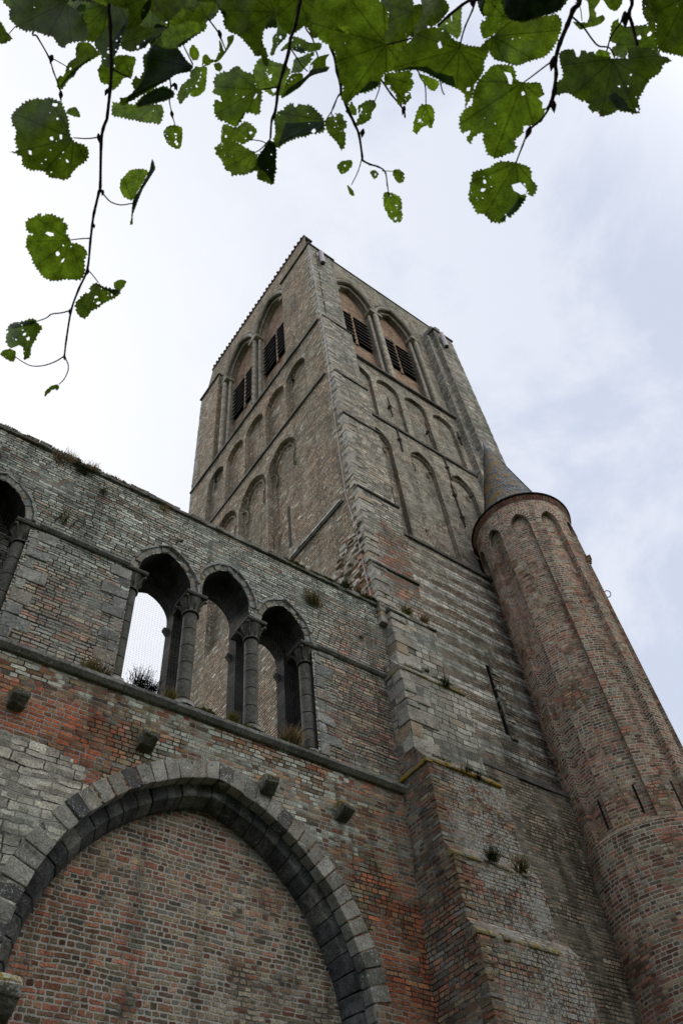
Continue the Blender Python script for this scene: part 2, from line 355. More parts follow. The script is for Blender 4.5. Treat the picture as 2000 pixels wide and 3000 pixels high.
M_UP = masonry('weathered grey stone courses', .30, .075, .019, GREYG, ((.026, .027, .025), (.20, .21, .19)), .09, .45, vary=.85, bed=1.25, sat=.62, tint=(1.10, 1.10, 1.06), mortar_bal=(.5, .66),
    patches=[([('x', 7.9, 9.9, .3), ('z', 10.6, 13.2, .3)], MIXED, 1.0), ([('x', 8.3, 10.2, .5), ('z', 13.2, 15.0, .4)], MIXED, .62), ([('x', 1.4, 3.4, .3), ('z', 10.6, 12.6, .5)], MIXED, .6)],
    lichens=[(LI_G, 10, .57, .62, .65, None), (LI_W, 22, .63, .67, .7, None), (SOOT, 13, .64, .70, .7, None), ((.25, .19, .05), 7, .66, .74, .55, [('z', 13.3, 16.5, .4)]), (MOSS, 6, .68, .76, .7, None)])
M_LOW = masonry('red and grey brick wall', .25, .080, .020, MIXED, ((.035, .032, .03), (.33, .32, .30)), .07, .4, vary=.8, mortar_bal=(.42, .56), sat=.9,
    patches=[([('x', -4, 3.8, .8), ('z', 8.95, 10.1, .35)], ORANGE, .95), ([('x', 8.55, 10.6, .4), ('z', 5.0, 8.6, .6)], ORANGE, .95),
             ([('x', 4.4, 8.0, 1.0), ('z', 9.0, 10.9, .6)], GREYG, .75), ([('x', -3, 3.55, .3), ('z', 6.0, 9.05, .25)], PALE, 1.0, (.46, .145, .022, .16)), ([('x', -4, 4.2, .6), ('z', 10.1, 10.7, .2)], GREYG, .55)],
    lichens=[(LI_G, 10, .60, .70, .55, [('z', 8.6, 11, .6)]), (LI_W, 20, .68, .75, .55, None)])
M_FILL = masonry('brick infill with pale mortar', .225, .077, .025, MIXED, ((.09, .082, .072), (.42, .395, .35)), .085, .5, vary=1.0, mortar_bal=(.38, .52),
    patches=[([('x', 2.4, 4.5, .6), ('z', 5.0, 7.9, .7)], ORANGE, .55), ([('x', 5.6, 8.6, .8), ('z', 3, 6.7, .8)], [(0, (.24, .20, .15)), (.5, (.30, .26, .19)), (1, (.19, .15, .12))], .8), ([('x', 4.6, 6.2, .5), ('z', 8.2, 9.4, .3)], REDS, .5)], sat=.78,
    lichens=[(LI_W, 22, .70, .77, .4, None)])
M_LEFT = masonry('brown tower brick', .26, .092, .020, TOWL, ((.022, .019, .017), (.24, .22, .19)), .05, .45, vary=.6, bed=1.7, sat=1.0, bump=1.0, mortar_bal=(.5, .66),
    patches=[([('y', 9.5, 13.2, .5), ('z', 14.5, 18.6, .7)], [(0, (.40, .37, .32)), (.5, (.33, .27, .20)), (.8, (.30, .15, .09)), (1, (.45, .43, .40))], .9), ([('y', 9.5, 11.1, .3), ('z', 15, 17.2, .4)], REDS, .7)],
    lichens=[((.58, .55, .50), 11, .70, .76, .7, None)])
M_RIGHT = masonry('grey brown tower brick', .27, .092, .019, TOWR, ((.03, .028, .025), (.28, .265, .24)), .05, .45, vary=.65, bed=1.4, lichens=[((.24, .25, .19), 5, .6, .75, .5, None)])
M_PIL = masonry('grey corner stone courses', .42, .13, .020, GREYS, ((.022, .022, .02), (.12, .12, .115)), .09, .5, vary=.75, bump=1.0, bed=1.4,
    patches=[([('y', 9.3, 10.5, .2), ('x', 10.2, 11.4, .3), ('z', 16.3, 19.5, .6)], REDS, .7), ([('x', 10.1, 11.3, .3), ('z', 21, 30, 2)], TOWR, .6)],
    lichens=[(LI_G, 8, .58, .7, .45, None)])
M_STRIPE = masonry('striped stone and brick wall', .28, .085, .020, [(0, (.19, .155, .115)), (.4, (.25, .205, .15)), (.75, (.29, .25, .185)), (.93, (.26, .15, .10)), (1, (.33, .30, .24))], ((.026, .025, .023), (.20, .19, .175)), .08, .45, vary=.75, bed=1.3, stripe=([(0, (.40, .40, .37)), (.5, (.54, .53, .49)), (1, (.31, .31, .285))], .62, 12.7),
    patches=[([('x', 9, 13.6, .5), ('z', 19.4, 21.2, .2)], TOWR, .9)],
    lichens=[((.50, .51, .49), 8, .60, .70, .75, [('z', 12.8, 14.3, .35), ('x', 12.2, 14.7, .5)]), (SOOT, 5, .50, .64, .7, [('x', 14.2, 18, .7)]), (MOSS, 4, .54, .64, .6, [('x', 14.0, 16.5, .6)]), (MOSS, 6, .66, .75, .5, None)])  # dark patch beside the turret: soot and moss with painted shade
M_BUT = masonry('buttress stone', .42, .165, .022, GREYS, ((.025, .025, .024), (.16, .16, .15)), .16, .5, vary=.9, bump=1.0,
    lichens=[(LI_G, 9, .56, .68, .55, None), (LI_W, 18, .64, .72, .6, None)])
M_BUTB = masonry('buttress brick with lichen', .25, .08, .020, MIXED, ((.035, .032, .03), (.30, .29, .27)), .07, .4, tint=(.82, .82, .82), vary=.8,
    lichens=[((.50, .51, .47), 15, .46, .54, .9, [('y', 8, 9.9, .1), ('x', 10.0, 12.4, .5)]), (LI_W, 24, .66, .74, .6, None), (LI_Y, 7, .68, .75, .7, [('x', 11.2, 12.5, .3)])])
M_TUR = masonry('red and olive turret brick', .24, .086, .023, TUR, ((.10, .09, .078), (.52, .49, .44)), .035, .4, vary=1.0, mortar_bal=(.36, .54), sat=.84, tint=(.95, .93, .90),
    lichens=[((.45, .45, .42), 9, .66, .76, .5, None), (LI_Y, 8, .5, .62, .8, [('z', 10.85, 11.35, .1)])])
M_STONE = stone('dark weathered stone', [(0, (.18, .165, .135)), (.5, (.26, .24, .20)), (1, (.33, .305, .255))], [(LI_G, 14, .62, .72, .5, None)], joint=None)
M_COL = stone('soot dark column stone', [(0, (.085, .085, .078)), (1, (.13, .13, .115))], [(SOOT, 6, .55, .7, .6, None)], joint=.42, island=False)
M_JAMB = stone('grey jamb ashlar', [(0, (.13, .135, .13)), (.35, (.22, .225, .215)), (.7, (.28, .275, .255)), (1, (.24, .21, .17))], [(LI_W, 26, .60, .64, .75, None), (SOOT, 9, .56, .66, .75, None), (LI_G, 9, .58, .64, .5, None)], bump=1.0)
M_VOU = stone('speckled grey voussoir stone', [(0, (.14, .14, .13)), (.3, (.24, .235, .215)), (.5, (.36, .35, .32)), (.7, (.22, .215, .19)), (.84, (.30, .28, .23)), (.90, (.10, .10, .10)), (1, (.07, .07, .075))], [(LI_W, 30, .58, .63, .8, None), (SOOT, 12, .58, .68, .7, None), (LI_Y, 9, .74, .8, .8, None)], gscale=48)
M_VOU2 = stone('dark blue grey arch stone', [(0, (.06, .065, .07)), (.5, (.10, .105, .11)), (1, (.15, .15, .14))], [((.30, .31, .30), 22, .63, .69, .6, None), (SOOT, 6, .5, .62, .6, None)], spot=.9)
M_LEDGE = stone('mossy ledge stone', [(0, (.17, .175, .165)), (1, (.25, .25, .235))], [((.30, .19, .02), 5, .38, .5, .92, None), (MOSS, 7, .56, .66, .9, None)])
M_LEDGE2 = stone('faintly mossy ledge stone', [(0, (.18, .175, .15)), (1, (.27, .26, .23))], [((.22, .17, .04), 5, .48, .58, .8, None), (MOSS, 7, .52, .62, .8, None)])
M_LEDGE3 = stone('rough brick ledge', [(0, (.15, .115, .085)), (.5, (.21, .18, .135)), (1, (.24, .23, .20))], [((.24, .19, .05), 6, .48, .58, .8, None), (LI_W, 18, .56, .64, .7, None)], bump=1.0)
M_STR = stone('string course stone', [(0, (.12, .125, .115)), (1, (.2, .2, .19))], [(LI_W, 22, .62, .7, .7, None), (MOSS, 6, .6, .72, .6, None)])
M_DARKSTR = stone('dark drip stone', [(0, (.07, .068, .064)), (1, (.11, .105, .1))], [(LI_G, 14, .66, .75, .5, None)])
M_COPE = stone('mossy coping stone', [(0, (.13, .135, .12)), (.6, (.2, .2, .18)), (1, (.15, .12, .10))], [(MOSS, 4, .48, .6, .9, [('x', 6.5, 11, 1.0)]), (LI_G, 14, .58, .7, .6, None)], bump=.9)
M_QUO = stone('pale quoin stone', [(0, (.23, .215, .185)), (.5, (.33, .315, .275)), (.85, (.42, .40, .36)), (1, (.31, .24, .17))], [(LI_G, 10, .58, .64, .5, None), (SOOT, 7, .58, .68, .6, None)], bump=1.0)
M_WOOD = stone('black louvre wood', [(0, (.022, .020, .018)), (1, (.06, .055, .05))], rough=.8)
M_IRON = stone('rusted wrought iron', [(0, (.03, .022, .022)), (1, (.06, .042, .04))], rough=.7)
M_DARK = stone('near black', [(0, (.012, .012, .012)), (1, (.02, .02, .02))])  # near black, painted in as the shade inside slits and openings
M_TILE = stone('red brown eave tiles', [(0, (.10, .05, .04)), (1, (.16, .085, .065))])
M_LAMP = stone('mauve grey painted metal', [(0, (.40, .36, .40)), (1, (.44, .40, .44))], rough=.5, spot=.15, bump=.1)
M_WHITE = stone('pale rendered strip', [(0, (.40, .39, .37)), (1, (.5, .49, .47))], [(SOOT, 3, .48, .62, .8, None)], spot=.6)
M_NET = stone('galvanised net wire', [(0, (.16, .165, .17)), (1, (.2, .2, .21))], rough=.5, bump=0)
M_BELB = masonry('orange brown belfry brick', .25, .088, .014, [(0, (.36, .16, .09)), (.4, (.32, .19, .12)), (.7, (.38, .25, .15)), (1, (.28, .22, .16))], ((.05, .045, .04), (.28, .25, .22)), .03, .4)

def slate_mat():
    m = bpy.data.materials.new('blue grey slate with orange lichen'); m.use_nodes = True; nt = m.node_tree; nt.nodes.clear(); s = NT(nt)
    uv = s.n('ShaderNodeUVMap').outputs[0]; pos = s.n('ShaderNodeNewGeometry').outputs['Position']
    g = nt.nodes.new('ShaderNodeGroup'); g.node_tree = MG; nt.links.new(uv, g.inputs[0])
    for i, v in enumerate((.17, .118, .024, .02, 0.0, 1.3)): g.inputs[i + 1].default_value = v
    rn = s.n('ShaderNodeSeparateXYZ', {0: g.outputs[1]})
    c = s.ramp(rn.outputs[0], [(0, (.12, .14, .16)), (.5, (.24, .26, .285)), (.85, (.42, .445, .47)), (1, (.14, .14, .145))])
    c = s.mix(g.outputs[0], (.012, .013, .015, 1), c)
    su = s.n('ShaderNodeSeparateXYZ', {0: uv})
    ang = s.n('ShaderNodeSeparateXYZ', {0: pos})
    n1_ = s.noise(pos, 2.2, 5, .62, .5).outputs[0]; n2_ = s.noise(pos, 9, 5, .7).outputs[0]
    side = s.mr(s.m('SUBTRACT', ang.outputs[0], s.m('MULTIPLY', s.m('SUBTRACT', ang.outputs[1], 9.55), .6)), 17.6, 16.9)                       # lichen grows on the western half of the cone
    lm = s.mr(s.m('ADD', s.m('MULTIPLY', n1_, .68), s.m('MULTIPLY', n2_, .32)), .495, .54)
    lm = s.m('MULTIPLY', lm, s.m('MULTIPLY', side, s.m('MULTIPLY', s.mr(ang.outputs[2], 23.3, 23.9), s.mr(ang.outputs[2], 28.6, 27.9))))
    c = s.mix(s.m('MULTIPLY', lm, .9), c, s.mix(n2_, (.20, .14, .02, 1), (.42, .23, .02, 1)))
    tilt = s.m('SUBTRACT', 1.0, g.outputs[3])
    bp = s.n('ShaderNodeBump', {'Height': s.m('ADD', s.m('MULTIPLY', tilt, 1.0), s.m('MULTIPLY', g.outputs[0], .4)), 'Strength': .9, 'Distance': .03}).outputs[0]
    p = s.n('ShaderNodeBsdfPrincipled', {'Base Color': c, 'Roughness': .5, 'Normal': bp})
    s.n('ShaderNodeOutputMaterial', {0: p.outputs[0]}); return m
M_SLATE = slate_mat()
# ------------------------------------------------------------------ ground
bm = bmesh.new()
vs = [bm.verts.new(p) for p in ((-400, -400, 0), (400, -400, 0), (400, 400, 0), (-400, 400, 0))]; bm.faces.new(vs)
M_GRASS = stone('trodden grass', [(0, (.05, .065, .025)), (.5, (.07, .085, .03)), (1, (.10, .09, .055))], island=False)
tag(link('ground', bm, M_GRASS), kind='structure')

X, Y, Z = Vector((1, 0, 0)), Vector((0, 1, 0)), Vector((0, 0, 1))
# ------------------------------------------------------------------ ruined nave wall
wall = empty('ruined_wall', (0, 10.7, 0), 'ruined church wall of grey stone and red brick with pointed openings beside the tower', 'wall')
def arc_pts(cx, zs, half, e, n):
    """left half of a pointed arch, spring to apex"""
    Rr = half + e; ta = math.acos(e / Rr)
    return [(cx + e - Rr * math.cos(ta * i / n), zs + Rr * math.sin(ta * i / n)) for i in range(n + 1)]
def ring(bm, cx, inn, out, prof, n, below=0, bh=.33, jit=.012, gap=.006, bev=.012, rnd=random):
    """arch of separate stones. inn/out = (zs, half, e); prof = [(t, y)] t 0 inner .. 1 outer"""
    I = arc_pts(cx, *inn, n); O_ = arc_pts(cx, *out, n)
    cells = []
    for i in range(n): cells.append((I[i], I[i + 1], O_[i], O_[i + 1]))
    z = min(inn[0], out[0])
    cells.append(((I[0][0], z), I[0], (O_[0][0], z), O_[0])) if abs(inn[0] - out[0]) > .05 else None
    for k in range(below): cells.append(((I[0][0], z - bh * (k + 1)), (I[0][0], z - bh * k), (O_[0][0], z - bh * (k + 1)), (O_[0][0], z - bh * k)))
    for side in (0, 1):
        for a0, a1, b0, b1 in cells:
            v = lambda p: Vector((p[0], p[1]))
            jy = rnd.uniform(-jit, jit); g = gap + rnd.uniform(0, gap); w0 = rnd.uniform(-jit, jit)
            def at(t, end):
                p0 = v(a0).lerp(v(b0), t); p1 = v(a1).lerp(v(b1), t); d = (p1 - p0); L = max(d.length, 1e-4)
                q = p0.lerp(p1, g / L) if end == 0 else p0.lerp(p1, 1 - g / L)
                return q
            f = []
            for end in (0, 1):
                ring_ = []
                for t, y in prof:
                    tt = t + (w0 if t > .99 else 0)
                    q = at(tt, end); x = q.x if side == 0 else 2 * cx - q.x
                    ring_.append(bm.verts.new((x + rnd.uniform(-jit, jit) * .4, y + jy + rnd.uniform(-jit, jit) * .4, q.y + rnd.uniform(-jit, jit) * .4)))
                f.append(ring_)
            m_ = len(prof); fs = [bm.faces.new(f[0]), bm.faces.new(f[1][::-1])]
            for i in range(m_): fs.append(bm.faces.new((f[0][i], f[1][i], f[1][(i + 1) % m_], f[0][(i + 1) % m_])))
            if bev:
                es = list({e_ for q in fs for e_ in q.edges})
                bmesh.ops.bevel(bm, geom=es, offset=bev, segments=2, affect='EDGES', profile=.6)
# openings of the triple window (front skin) and of the rear arcade
def front_hole(dx):
    p = [(3.5 + dx, 10.72), (3.5 + dx, 13.5)]
    p += arch(4.18 + dx, 13.5, .57, .32, 8) + arch(5.55 + dx, 13.8, .55, .32, 8, 13.5)[0:] + arch(6.95 + dx, 13.51, .55, .3, 8, 13.5)
    p += [(7.66 + dx, 13.5), (7.66 + dx, 10.72)]
    q = []
    for a in p:
        if not q or (abs(a[0] - q[-1][0]) + abs(a[1] - q[-1][1])) > 1e-4: q.append(a)
    return q
rear = [arch(4.26, 13.5, .52, .14, 8, 10.72), arch(5.73, 14.1, .52, .16, 8, 10.72), arch(7.07, 13.6, .38, .1, 8, 10.72)]
bm = bmesh.new()
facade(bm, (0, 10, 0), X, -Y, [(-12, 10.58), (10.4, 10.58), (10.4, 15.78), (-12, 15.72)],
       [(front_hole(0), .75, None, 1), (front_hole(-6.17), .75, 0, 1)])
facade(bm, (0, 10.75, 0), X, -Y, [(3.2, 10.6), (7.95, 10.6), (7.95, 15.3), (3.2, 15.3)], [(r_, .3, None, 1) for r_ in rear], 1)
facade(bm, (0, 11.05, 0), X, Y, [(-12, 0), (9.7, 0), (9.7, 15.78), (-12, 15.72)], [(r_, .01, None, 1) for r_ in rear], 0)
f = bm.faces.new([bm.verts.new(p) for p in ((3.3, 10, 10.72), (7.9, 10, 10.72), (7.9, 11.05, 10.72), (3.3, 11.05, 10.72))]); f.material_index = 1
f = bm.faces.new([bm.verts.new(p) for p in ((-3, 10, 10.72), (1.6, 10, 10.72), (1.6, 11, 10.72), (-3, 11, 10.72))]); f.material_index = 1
f = bm.faces.new([bm.verts.new(p) for p in ((-12, 10, 0), (-12, 11.05, 0), (-12, 11.05, 15.72), (-12, 10, 15.72))])
M_TUN = masonry('shade black tunnel masonry', .4, .17, .014, [(0, (.022, .022, .024)), (.6, (.04, .04, .042)), (1, (.055, .054, .052))], ((.012, .012, .012), (.05, .05, .048)), .04, .3)  # near-black colour paints in the shade of the tunnels
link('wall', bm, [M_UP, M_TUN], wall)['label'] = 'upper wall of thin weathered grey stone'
bm = bmesh.new()
bigarch = arch(5.57, 6.1, 2.82, .65, 18, .6)
facade(bm, (0, 10, 0), X, -Y, [(-12, 0), (10.2, 0), (10.2, 10.58), (-12, 10.58)], [(bigarch, .5, 1, 2)])
link('wall', bm, [M_LOW, M_FILL, M_VOU2], wall)['label'] = 'lower wall of red brick'
rv = random.Random(3)
bm = bmesh.new(); ring(bm, 5.57, (6.1, 2.80, .65), (6.1, 3.16, .60), [(0, 9.985), (1, 9.985), (1, 10.2), (0, 10.2)], 20, 18, bh=.235, jit=.016, gap=.007, bev=.017, rnd=rv)
link('arch_ring', bm, M_VOU, wall)['label'] = 'speckled pale outer ring of arch stones'
bm = bmesh.new(); ring(bm, 5.57, (5.95, 2.58, .75), (6.0, 2.90, .68), [(.30, 10.20), (1, 10.20), (1, 10.53), (0, 10.53), (0, 10.38)], 17, 16, bh=.28, jit=.014, gap=.004, bev=.014, rnd=rv)
link('arch_ring', bm, M_VOU2, wall)['label'] = 'dark chamfered inner ring of arch stones'
# coping
rc = random.Random(5); bm = bmesh.new(); x = -12
while x < 10.0:
    w_ = rc.uniform(.13, .32); zt = 15.73 + (x + 12) * .0027
    box(bm, x, x + w_ - .004, 9.94 + rc.uniform(-.025, .02), 10.8, zt, zt + .115 + rc.uniform(-.02, .03), .012, .012, rnd=rc)
    box(bm, x, x + w_ + .004, 10.03 + rc.uniform(-.03, .03), 11.1, zt + .09, zt + .15 + rc.uniform(.0, .06), .012, .014, rnd=rc)
    x += w_
link('coping', bm, M_COPE, wall, fixn=True)
# string courses
def blocks(bm, x0, x1, y0, y1, z0, z1, step, rnd, jit=.006, bev=.012, slope=0):
    x = x0
    while x < x1 - .05:
        w_ = min(step * rnd.uniform(.7, 1.3), x1 - x)
        vs_ = box(bm, x, x + w_ - .008, y0 + rnd.uniform(-jit, jit), y1, z0 + rnd.uniform(-jit, jit), z1 + rnd.uniform(-jit, jit), jit * .5, 0, rnd=rnd)
        x += w_
rs = random.Random(11)
def string(x0, x1, z0, z1, proud, parent, mat, yw=10.0, lab=None):
    bm = bmesh.new(); x = x0
    while x < x1 - .02:
        w_ = min(rs.uniform(.7, 1.2), x1 - x); j = rs.uniform(-.007, .007)
        prism(bm, [(x, yw + .02, z0 + j), (x, yw - proud * .45, z0 + j), (x, yw - proud + j, z0 + (z1 - z0) * .4), (x, yw - proud + j, z0 + (z1 - z0) * .75 + j), (x, yw + .02, z1 + .05)], (w_ - .006, 0, 0), bev=.008)
        x += w_
    o = link('string_course', bm, mat, parent, fixn=True)
    if lab: o['label'] = lab
    return o
string(-12, 9.72, 10.50, 10.68, .12, wall, M_STR, lab='lower sill course with pale lichen rings')
for a, b in ((1.62, 3.42), (7.8, 9.98), (-12, -2.8)): string(a, b, 13.43, 13.55, .09, wall, M_STR)
# window columns with crocket capitals
def column(cx, zb, zt, r, cy=10.16, lab=None):
    bm = bmesh.new(); lathe(bm, [(r, zb), (r * .985, zb + .7), (r, zb + 1.4), (r, zt)], cx, cy, 20)
    c = link('column', bm, M_COL, wall)
    if lab: c['label'] = lab
    bm = bmesh.new(); lathe(bm, [(r + .10, zb - .12), (r + .10, zb - .06), (r + .05, zb - .05), (r + .075, zb - .01), (r + .03, zb + .03), (r, zb + .04)], cx, cy, 20)
    link('base', bm, M_JAMB, c)
    bm = bmesh.new()
    lathe(bm, [(r, zt - .03), (r + .035, zt - .015), (r + .035, zt + .015), (r, zt + .03), (r + .005, zt + .12), (r + .04, zt + .24), (r + .085, zt + .34), (r + .09, zt + .36)], cx, cy, 20)
    for k in range(4):                                  # curled leaves under the slab corners
        a = math.pi / 4 + k * math.pi / 2; d = Vector((math.sin(a), -math.cos(a), 0)); P0 = Vector((cx, cy, 0))
        tube(bm, [P0 + d * (r + .01) + Z * (zt + .05), P0 + d * (r + .035) + Z * (zt + .18), P0 + d * (r + .10) + Z * (zt + .29), P0 + d * (r + .155) + Z * (zt + .31), P0 + d * (r + .16) + Z * (zt + .27)], [.02, .026, .032, .038, .028], 7)
        a = k * math.pi / 2; d = Vector((math.sin(a), -math.cos(a), 0))
        tube(bm, [P0 + d * (r + .0) + Z * (zt + .05), P0 + d * (r + .03) + Z * (zt + .2), P0 + d * (r + .09) + Z * (zt + .30)], [.015, .02, .012], 6)
    link('capital', bm, M_COL, c)
    bm = bmesh.new(); box(bm, cx - .23, cx + .23, cy - .25, cy + .3, zt + .365, zt + .45, 0, .01)
    link('abacus', bm, M_COL, c)
for dx in (0, -6.17):
    for cx_ in (4.865, 6.26): column(cx_ + dx, 10.83, 13.03, .138)
    for cx_ in (3.58, 7.60): column(cx_ + dx, 10.83, 13.03, .13, 10.20)
# dressed jamb stones beside the windows
rj = random.Random(8); bm = bmesh.new()
for x0, s_ in ((3.48, -1), (7.70, 1), (1.53, 1), (-2.7, -1)):
    z = 10.74; k = 0
    while z < 13.4:
        h_ = min(rj.uniform(.2, .34), 13.42 - z); w_ = (.42 if k % 2 else .2) * rj.uniform(.8, 1.25)
        a, b = sorted((x0, x0 + s_ * w_)); box(bm, a, b, 9.984 + rj.uniform(-.014, .011), 10.3, z, z + h_ - .014, .018, .02, rnd=rj); z += h_; k += 1
link('jamb_stones', bm, M_JAMB, wall, fixn=True)
# arch mouldings of the windows: rough hood stones over a roll
for dx in (0, -6.17):
    for cx_, zs, h_, e_ in ((4.18, 13.5, .57, .32), (5.55, 13.8, .55, .32), (6.95, 13.51, .55, .3)):
        bm = bmesh.new()
        ring(bm, cx_ + dx, (zs, h_ + .01, e_), (zs, h_ + .13, e_), [(0, 9.99), (1, 9.975), (1, 10.12), (0, 10.12)], 6, 0, jit=.022, gap=.004, bev=.016, rnd=rj)
        ring(bm, cx_ + dx, (zs, h_ + .135, e_), (zs, h_ + .20, e_), [(0, 9.93), (1, 9.95), (1, 10.08), (0, 10.08)], 5, 0, jit=.028, gap=.006, bev=.014, rnd=rj)
        link('window_arch', bm, M_JAMB, wall, fixn=True)
# small rear imposts
bm = bmesh.new()
for x in (4.78, 6.25, 7.45): prism(bm, [(x + .02, 10.95, 13.12), (x - .09, 10.95, 13.26), (x - .09, 10.95, 13.31), (x + .02, 10.95, 13.31)], (0, .10, 0))
link('impost', bm, M_COL, wall, fixn=True)
# corbels
rk = random.Random(4)
for px, py in ((55, 2048), (432, 2168), (786, 2302), (1006, 2378), (2, 2925)):
    p = onY(px, py, 9.9); bm = bmesh.new(); w_ = .125 if py < 2800 else .16; h_ = .15 if py < 2800 else .22
    prism(bm, [(p.x - w_, 10.05, p.z - h_), (p.x - w_, 9.86, p.z - h_ * .8), (p.x - w_, 9.74, p.z - h_ * .1), (p.x - w_, 9.72, p.z + h_ * .55), (p.x - w_, 9.80, p.z + h_), (p.x - w_, 10.05, p.z + h_ * 1.1)], (2 * w_, 0, 0), bev=.03)
    for v in bm.verts: v.co += Vector((rk.uniform(-.015, .015), rk.uniform(-.012, .012), rk.uniform(-.012, .012)))
    bmesh.ops.subdivide_edges(bm, edges=bm.edges, cuts=1)
    for v in bm.verts: v.co += mnoise.noise_vector(v.co * 7) * .018
    link('corbel', bm, stone('lichened corbel stone', [(0, (.10, .10, .085)), (1, (.16, .155, .13))], [((.28, .20, .03), 7, .34, .48, .92, [('z', p.z + h_ * .5, p.z + 2, .06)]), (LI_W, 20, .48, .58, .85, [('z', p.z - h_ * .1, p.z + 2, .1)])]) if 'M_CORB' not in globals() else M_CORB, wall, fixn=True)
# bird nets
for k, dx in enumerate((0, -6.17)):
    bm = bmesh.new(); rn_ = random.Random(21 + k)
    def npos(u, v): return Vector((3.5 + dx + 4.16 * u, 10.36 + .13 * math.sin(3.1 * v) * (0.6 + .4 * math.sin(9 * u)) + .03 * mnoise.noise(Vector((u * 7, v * 6, k))), 10.75 + 3.95 * v + .05 * mnoise.noise(Vector((u * 5, v * 3, 4 + k))) - .04 * math.sin(math.pi * u * 3)))
    NX, NZ = 74, 72
    for i in range(NX + 1): tube(bm, [npos(i / NX, j / 14) + Vector((.006 * mnoise.noise(Vector((i, j, 0))), 0, 0)) for j in range(15)], .0012, 3, False)
    for j in range(NZ + 1): tube(bm, [npos(i / 26, j / NZ) for i in range(27)], .0012, 3, False)
    # keep only what hangs inside the openings
    bmesh.ops.delete(bm, geom=[f for f in bm.faces if (lambda c: c.z > 13.45 and not any((abs(c.x - dx - a) < .58 and c.z < b - abs(c.x - dx - a) * .75) for a, b in ((4.18, 14.2), (5.55, 14.7), (6.95, 14.25))))(f.calc_center_median())], context='FACES')
    link('bird_net', bm, M_NET, wall, uvs=False)

# ------------------------------------------------------------------ church tower
tower = empty('church_tower', (14.7, 16, 0), 'tall square brick church tower with belfry arches rising above the ruined wall', 'tower')
Xl, YB = 9.75, 21.6
def rect(a, b, c, d): return [(a, c), (b, c), (b, d), (a, d)]
# left (west facing camera) face, u = y
holes = []
for c in (12.5, 14.1, 15.76, 17.4, 19.1): holes.append((arch(c, 32.3, .72, 0, 8, 29.32), .2, 0, 1))
for c in (13.78, 15.86, 18.0): holes.append((arch(c, 27.1, .98, .35, 8, 21.12), .22, 0, 1))
holes.append((rect(13.70, 13.82, 22.1, 24.3), .5, 2, 2))
holes.pop(5) if False else None
M_EDGE = masonry('brick arch edge', .12, .075, .016, TOWL, ((.05, .045, .04), (.3, .28, .25)), .02, 0)
bm = bmesh.new()
# the slit lies inside the first tall niche
hs = [h for h in holes[:-1]]
facade(bm, (Xl, 0, 0), Y, -X, [(10.6, 0), (YB, 0), (YB, 34.1), (10.6, 34.1)], hs)
link('wall', bm, [M_LEFT, M_EDGE, M_DARK], tower)['label'] = 'brown brick wall with tall blind arches above the ruin'
bm = bmesh.new(); box(bm, Xl + .205, Xl + .26, 13.70, 13.82, 22.1, 24.3)
# dark box on the niche back; its colour stands for the slot's shade
for v in bm.verts: v.co.x -= .0
link('slit_window', bm, M_DARK, tower).location.x += 0
# brick cusps in the heads of the tall left niches
for c in (13.78, 15.86, 18.0):
    bm = bmesh.new()
    tube(bm, [(Xl + .17, c + .93 * math.cos(a) * .72 - .02, 27.15 + .95 * math.sin(a)) for a in [R(t) for t in range(0, 181, 15)]], .03, 6)
    for s_ in (-1, 1):
        tube(bm, [(Xl + .17, c + s_ * (.93 - .40 * math.sin(t)), 26.75 + .62 * math.cos(t) - .1) for t in [R(k) for k in range(-10, 150, 20)]], .034, 6)
    link('cusped_tracery', bm, M_EDGE, tower)
# belfry wall, left
XB = 9.95
LA = [(14.6, 1.5), (17.65, 1.5)]
bm = bmesh.new()
facade(bm, (XB, 0, 0), Y, -X, [(10.9, 34.1), (21.5, 34.1), (21.5, 44.2), (20.9, 46.4), (10.9, 46.4)],
       [(arch(c, 42.15, h, 1.2, 10, 34.4), .22, None, 1) for c, h in LA])
for c, h in LA:
    a_in = arch(c, 42.15, h - .22, 1.2, 10, 34.4)
    facade(bm, (XB + .22, 0, 0), Y, -X, arch(c, 42.15, h, 1.2, 10, 34.4), [(a_in, .28, 2, 1)], 1)
link('wall', bm, [M_LEFT, M_STONE, M_BELB], tower)['label'] = 'belfry wall with two recessed pointed arches'
# right face, u = x
Yr = 11.08
bm = bmesh.new()
facade(bm, (0, 10.35, 0), X, -Y, [(10.5, 0), (19.75, 0), (19.75, 12.5), (10.5, 12.5)])
bm.faces.new([bm.verts.new(p) for p in ((10.5, 10.35, 12.5), (19.75, 10.35, 12.5), (19.75, 10.75, 12.72), (10.5, 10.75, 12.72))])
slot = [(14.36, 14.2), (14.5, 14.2), (14.5, 16.6), (14.36, 16.6)]
facade(bm, (0, 10.75, 0), X, -Y, [(10.5, 12.72), (19.75, 12.72), (19.75, 21.05), (10.5, 21.05)], [(slot, .35, 1, 1)])
link('wall', bm, [M_STRIPE, M_DARK], tower)['label'] = 'lower wall of striped pale stone and brick'
bm = bmesh.new(); rq = random.Random(31)
for k in range(13): z = 14.1 + .2 * k; box(bm, 14.515 + rq.uniform(-.012, .012), 14.8 + rq.uniform(-.08, .05), 10.715 + rq.uniform(-.03, .02), 10.9, z, z + .198, .02, .01, rnd=rq)
link('slot_stones', bm, M_STRIPE, tower, fixn=True)
bm = bmesh.new(); hs = []
for c in (12.17, 13.73, 15.32, 16.98): hs.append((arch(c, 32.65, .62, 0, 8, 29.35), .17, 0, 1))
for c in (12.43, 14.62, 16.76): hs.append((arch(c, 27.35, .62, .4, 8, 21.2), .2, 0, 1))
facade(bm, (0, Yr, 0), X, -Y, [(10.5, 21.05), (19.7, 21.05), (19.7, 34.1), (10.5, 34.1)], hs)
